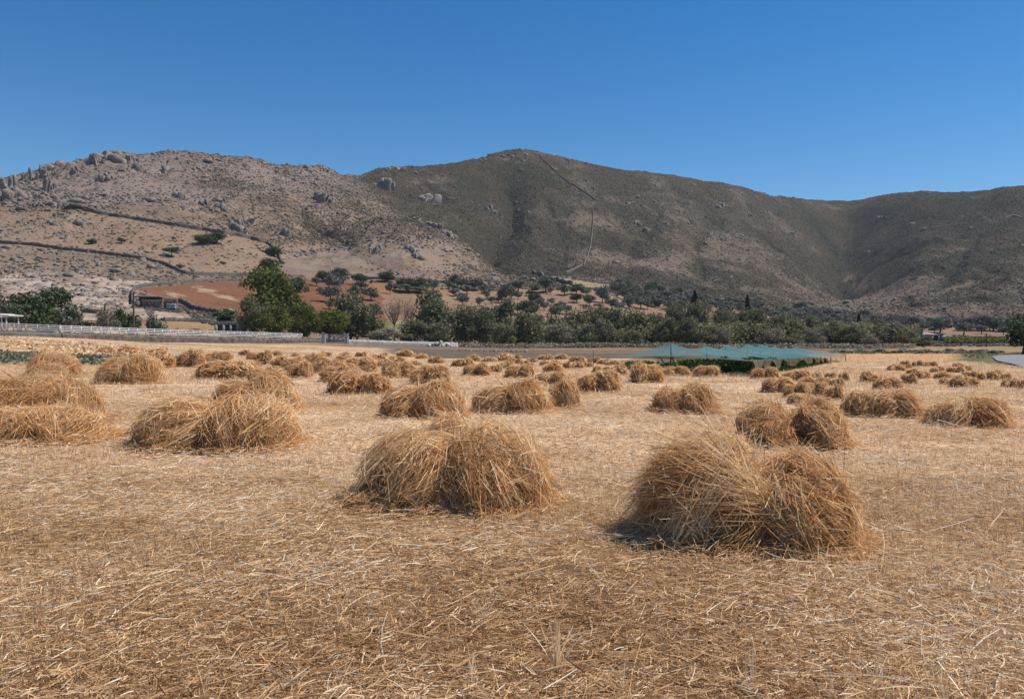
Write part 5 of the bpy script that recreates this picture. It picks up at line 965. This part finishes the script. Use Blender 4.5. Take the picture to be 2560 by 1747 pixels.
ST = [  # foot centre x, foot y, width, height, label
    (895, 988, 140, 58, 'low stook with a dark hollow in its right half, left of the round one'), (1075, 968, 105, 55, 'combed stook right behind the round one'), (570, 949, 150, 46, 'wide flat stook above the large overlapping one'),
    (663, 955, 90, 38, 'small rounded stook right above the stook behind the overlapping one'), (1500, 982, 108, 52, 'two-humped stook left of the neat lone one, beside a stake'), (1616, 957, 80, 48, 'round-headed stook in front of the net canopy pole'),
    (1380, 962, 85, 30, 'faded flat stook peeping over the upright single one'), (480, 918, 62, 43, 'dark-sided stook at the right end of the vegetable strip'), (410, 920, 54, 42, 'stook just behind the tall combed one on the left'), (545, 905, 80, 26, 'broad low stook behind the dark-sided one'),
    (1948, 982, 78, 36, 'dark-fronted stook at the left of the heap row below the net corner'), (1988, 996, 62, 40, 'stook in the middle of the heap row below the net corner'), (1992, 953, 70, 26, 'flat stook at the back of the heap row below the net corner'), (2037, 991, 66, 36, 'golden stook right of the middle in the heap row'), (2086, 1001, 44, 38, 'last stook at the right front of the heap row'),
    (2005, 1013, 75, 24, 'low heap between the heap row and the dark bushy stook'), (1914, 948, 60, 29, 'pointed stook at the corner of the green crop'), (1687, 941, 64, 26, 'low two-humped stook before the crop, left one of the pair'), (1765, 943, 62, 28, 'two-humped stook before the crop, right one of the pair'), (1546, 939, 44, 27, 'small stook left of the round-headed one'), (1507, 942, 50, 28, 'small stook right behind the two-humped one beside the stake'),
    (1302, 945, 70, 33, 'wide stook with a dark hollow at the front of the central cluster'), (1194, 940, 66, 31, 'two-sheaf stook at the left front of the central cluster'), (1240, 931, 36, 20, 'little stook between the two front ones of the central cluster'), (1384, 931, 52, 25, 'front stook with a dark right side, right of the central cluster'),
    (1000, 945, 88, 42, 'brown round stook behind and left of the combed one'), (895, 930, 88, 36, 'mixed stook just left of the brown round one'), (850, 956, 105, 45, 'pale fanned stook right above the low one with a dark hollow'), (752, 945, 66, 39, 'dark pointed stook at the front of the left-centre cluster'), (735, 930, 60, 36, 'stook tucked behind the dark pointed one'), (820, 934, 82, 38, 'dark tilted stook between the pointed and the pale fanned ones'), (787, 914, 62, 30, 'stook at the back of the left-centre cluster, above the tilted one'),
    (662, 912, 46, 36, 'upright stook at the left of the left-centre cluster'), (706, 918, 52, 28, 'low stook right of the upright one in the left-centre cluster'), (2218, 975, 72, 31, 'dark domed stook at the front of the right-hand cluster'), (2410, 968, 70, 29, 'dark two-sheaf stook alone at the front right of the right-hand cluster'), (2273, 961, 36, 30, 'small upright stook right of the dark domed one'), (2527, 969, 40, 24, 'stook close to the right edge, left one of the last two'), (2566, 973, 46, 26, 'stook cut by the right edge of the picture')]
for a in ST: stook(*a)
LEFT = 'tiny straw stook among those behind the left-centre cluster'; MID = 'small straw stook in the far central cluster before the dark fallow strip'; RIG = 'small straw stook in the far right-hand cluster before the road'; LFT2 = 'tiny far straw stook beyond the vegetable strip'; HEAP = 'little straw stook at the back right of the heap row'
for px, bs, wp, hp, lab in [(265, 882, 40, 16, LFT2), (320, 886, 50, 20, LFT2), (392, 893, 46, 22, LFT2), (615, 888, 36, 14, LEFT), (692, 889, 30, 14, LEFT), (739, 891, 20, 10, LEFT), (813, 891, 30, 13, LEFT), (862, 893, 30, 13, LEFT), (903, 892, 30, 13, LEFT), (946, 899, 36, 15, LEFT), (963, 892, 14, 10, LEFT), (990, 908, 42, 18, LEFT), (1015, 892, 46, 18, LEFT), (1055, 897, 33, 14, LEFT), (1040, 915, 28, 14, LEFT), (1091, 909, 42, 19, LEFT), (960, 918, 50, 22, LEFT), (860, 908, 46, 20, LEFT), (780, 901, 40, 18, LEFT), (640, 899, 44, 18, LEFT),
    (1160, 917, 66 - 12, 22, MID), (1183, 904, 36, 18, MID), (1224, 905, 42, 14, MID), (1262, 903, 46, 20, MID), (1292, 897, 26, 12, MID), (1270, 922, 40, 20, MID), (1290, 911, 32, 16, MID), (1312, 913, 24, 14, MID), (1326, 925, 24, 17, MID), (1366, 900, 37, 14, MID), (1405, 899, 34, 15, MID), (1362, 915, 30, 16, MID), (1390, 913, 30, 13, MID), (1418, 922, 22, 19, MID), (1445, 921, 30, 19, MID), (1442, 905, 40, 15, MID), (1470, 918, 26, 15, MID), (1487, 909, 34, 16, MID), (1512, 911, 32, 14, MID), (1535, 914, 40, 14, MID), (1615, 911, 20, 12, MID), (1143, 916, 30, 16, MID), (1330, 906, 30, 12, MID),
    (2042, 946, 24, 13, HEAP), (2075, 946, 28, 15, HEAP), (2107, 953, 26, 24, HEAP), (2060, 964, 42, 20, HEAP), (2092, 967, 40, 22, HEAP), (2020, 962, 44, 20, HEAP), (1960, 962, 46, 22, HEAP),
    (2170, 955, 42, 28, RIG), (2196, 957, 42, 20, RIG), (2240, 927, 39, 17, RIG), (2262, 914, 22, 13, RIG), (2292, 917, 28, 17, RIG), (2326, 917, 36, 13, RIG), (2305, 947, 42, 20, RIG), (2356, 947, 42, 19, RIG), (2336, 931, 24, 13, RIG), (2396, 918, 32, 12, RIG), (2391, 932, 40, 17, RIG), (2422, 927, 16, 11, RIG), (2425, 943, 38, 15, RIG), (2465, 950, 50, 23, RIG), (2515, 950, 26, 16, RIG), (2282, 935, 26, 12, RIG), (2350, 928, 26, 10, RIG), (2495, 938, 22, 10, RIG), (2362, 961, 30, 10, RIG), (2270, 921, 20, 10, RIG)]:
    stook(px, bs, wp, hp, lab)

# ------------------------------------------------------------------ stubble and loose straw on the field
r = np.random.default_rng(99)
def field_points(n, y0, y1, pw=1.0):
    y = (y0 ** (1 + pw) + r.uniform(0, 1, n) * (y1 ** (1 + pw) - y0 ** (1 + pw))) ** (1 / (1 + pw)); x = r.uniform(-1, 1, n) * (.74 * y + 2.6)
    ed = np.interp(y, [30, 38, 62, 90, 120], [30, 27, 34.5, 50.0, 66]); pxx = CX + F * x / y
    ok = (x < ed) & ~((y > 64) & (pxx > 960) & (pxx < 1700)) & ~((y > 45) & (y < 58) & (pxx < 490))
    return x[ok], y[ok]
def patch(x, y): return np.clip((fbm(x / .9, y / .9, 200, 4) * .55 + fbm(x / 4, y / 4, 210, 3) * .45 - .5) * 1.5 + .5, 0, 1)
def upright(n, y0, y1, h, wd, pw):
    x, y = field_points(n, y0, y1, pw); pt = patch(x, y); keep = r.uniform(0, 1, len(x)) < sstep(.25, .62, pt) * .8 + .2; x, y, pt = x[keep], y[keep], pt[keep]; N = len(x)
    x = np.where(r.uniform(0, 1, N) < .4, np.round(x / .16) * .16 + r.normal(0, .04, N), x)
    z = height(x, y) - .01; L = r.uniform(*h, N) * (.7 + .6 * sstep(.35, .65, pt)); a = r.uniform(0, 2 * np.pi, N); tl = np.abs(r.normal(0, .55, N)); dx, dy = np.cos(a) * np.sin(tl) * L, np.sin(a) * np.sin(tl) * L; dz = np.cos(tl) * L
    t_ = np.array([0, .55, 1.0])[None]; bend = r.normal(0, .10, (N, 1)) * L[:, None]
    P = np.stack([x[:, None] + dx[:, None] * t_ + bend * t_ ** 2, y[:, None] + dy[:, None] * t_, z[:, None] + dz[:, None] * t_], 2)
    return P, wd * r.uniform(.6, 1.4, (N, 1)) * np.array([[1, .9, .7]]), np.clip(r.normal(.60, .20, N) + (pt - .5) * .6, 0, 1)
def lying(n, y0, y1, ln, wd, pw, tone=.5):
    x, y = field_points(n, y0, y1, pw); N = len(x); pt = patch(x + 40, y); L = np.minimum(ln[0] + r.exponential(ln[1], N), ln[0] + ln[1] * 5); a = r.uniform(0, 2 * np.pi, N)
    z = height(x, y); z0 = z + r.uniform(.0, .06, N) * (.4 + 1.2 * pt) + np.where(r.uniform(0, 1, N) < .25, r.uniform(0, .08, N), 0); t_ = np.linspace(-.5, .5, 4)[None]; tilt = r.normal(0, .14, (N, 1)); arch = r.normal(0, .10, (N, 1)); cv = r.normal(0, .16, (N, 1))
    ex = np.cos(a)[:, None] * t_ - np.sin(a)[:, None] * cv * (t_ ** 2 - .1); ey = np.sin(a)[:, None] * t_ + np.cos(a)[:, None] * cv * (t_ ** 2 - .1)
    P = np.stack([x[:, None] + L[:, None] * ex, y[:, None] + L[:, None] * ey, np.maximum(z0[:, None] + L[:, None] * (tilt * t_ + arch * (.25 - t_ ** 2)), z[:, None] + .004)], 2)
    return P, wd * r.uniform(.55, 1.4, (N, 1)) * np.array([[1, 1, 1, .7]]), np.clip(r.normal(tone, .30, N) + (pt - .5) * .7, 0, 1)
def merged(name, groups, mat):
    Vs, Qs, Rs, o = [], [], [], 0
    for P, Wd, rn in groups:
        V, Q, rr_ = ribbons(P, Wd, rn, r); Vs.append(V); Qs.append(Q + o); Rs.append(rr_); o += len(V)
    return link(name, mesh_np(name, np.concatenate(Vs), np.concatenate(Qs), {'rnd': ('FLOAT', np.concatenate(Rs))}, False, mat))
tag(merged('stubble', [upright(150000, 2.6, 9, (.03, .12), .0040, .75), upright(150000, 8, 24, (.03, .095), .0066, .8), upright(60000, 22, 50, (.08, .18), .011, .8), upright(22000, 50, 105, (.10, .22), .022, 1)], M['stubble']), 'short cut stubble standing in rows over the whole field', 'stubble', kind='stuff')
tag(merged('loose_straw', [lying(300000, 2.6, 9, (.025, .05), .0046, .75, .5), lying(5500, 2.6, 9, (.18, .14), .0046, .8, .75), lying(130000, 8, 22, (.03, .05), .0068, .8, .6), lying(1800, 9, 26, (.3, .2), .008, .8, .75), lying(60000, 22, 60, (.06, .10), .013, .8, .6)], M['stubble']), 'loose broken straw lying flat all over the field', 'straw', kind='stuff')
# tall dry weeds in the foreground
def weed(px, py, n, h, label, seed, wd=.0055, spread=.35):
    p = hit(px, py, 2.5); q = np.random.default_rng(seed); t_ = np.linspace(0, 1, 5)[None]; a = q.uniform(0, 2 * np.pi, (n, 1)); L = h * q.uniform(.35, 1, (n, 1)); L[0] = h; sp = np.abs(q.normal(0, spread, (n, 1))); sp[0] = .06
    P_ = np.stack([np.cos(a) * L * sp * t_ ** 1.4 + q.normal(0, .012, (n, 1)), np.sin(a) * L * sp * t_ ** 1.4 + q.normal(0, .012, (n, 1)), L * t_ * (1 - .25 * sp * t_)], 2)
    V, Q, rn = ribbons(P_, wd * np.ones((n, 1)) * np.array([[1.2, 1, .9, .7, .4]]), np.clip(q.normal(.85, .12, n), 0, 1), q)
    tag(link('dry_weed', mesh_np('dry_weed', V, Q, {'rnd': ('FLOAT', rn)}, False, M['stubble']), None, p), label, 'weed', 'dry weeds in the foreground')
weed(1392, 1690, 34, .30, 'pale dry weed tuft with one tall stalk at the bottom centre', 1)
weed(1875, 1735, 8, .32, 'tall thin dry stalks at the bottom edge, right of the centre tuft', 2, .005, .15)
weed(1180, 1720, 10, .22, 'small dry sprig at the bottom, left of the centre tuft', 3, .0045, .3)
weed(1210, 1560, 16, .22, 'straggling bent straw stems below the wide middle stook', 4, .0045, .5)
for q_, (a_, c_) in enumerate([(520, 1738), (860, 1742), (1000, 1700), (1560, 1742), (2080, 1738), (2350, 1742)]): weed(a_, c_, 6 + q_ % 3, .16 + .03 * (q_ % 4), 'thin dry stalks standing along the bottom edge of the picture', 20 + q_, .0042, .25)
weed(2200, 1720, 12, .2, 'short pale tuft at the bottom right', 5, .005, .4)

# ------------------------------------------------------------------ thin summer haze
m = bpy.data.materials.new('air'); m.use_nodes = True; t = m.node_tree; t.nodes.clear()
v = nd(t, 'ShaderNodeVolumePrincipled'); v.inputs['Color'].default_value = (0.80, 0.88, 1.0, 1); v.inputs['Density'].default_value = HAZE; v.inputs['Anisotropy'].default_value = 0.0
o = nd(t, 'ShaderNodeOutputMaterial'); t.links.new(v.outputs[0], o.inputs['Volume'])
zt_ = float(HZ.max()) + 8; zb_ = float(HZ.min()) - 1.5; V, Q = bxv((0, 1320, (zt_ + zb_) / 2), (6600, 2900, zt_ - zb_)); hzb = link('haze', mesh_np('haze', V, Q, None, False, m)); tag(hzb, 'thin blue summer haze over the valley and mountain', 'haze', kind='stuff')
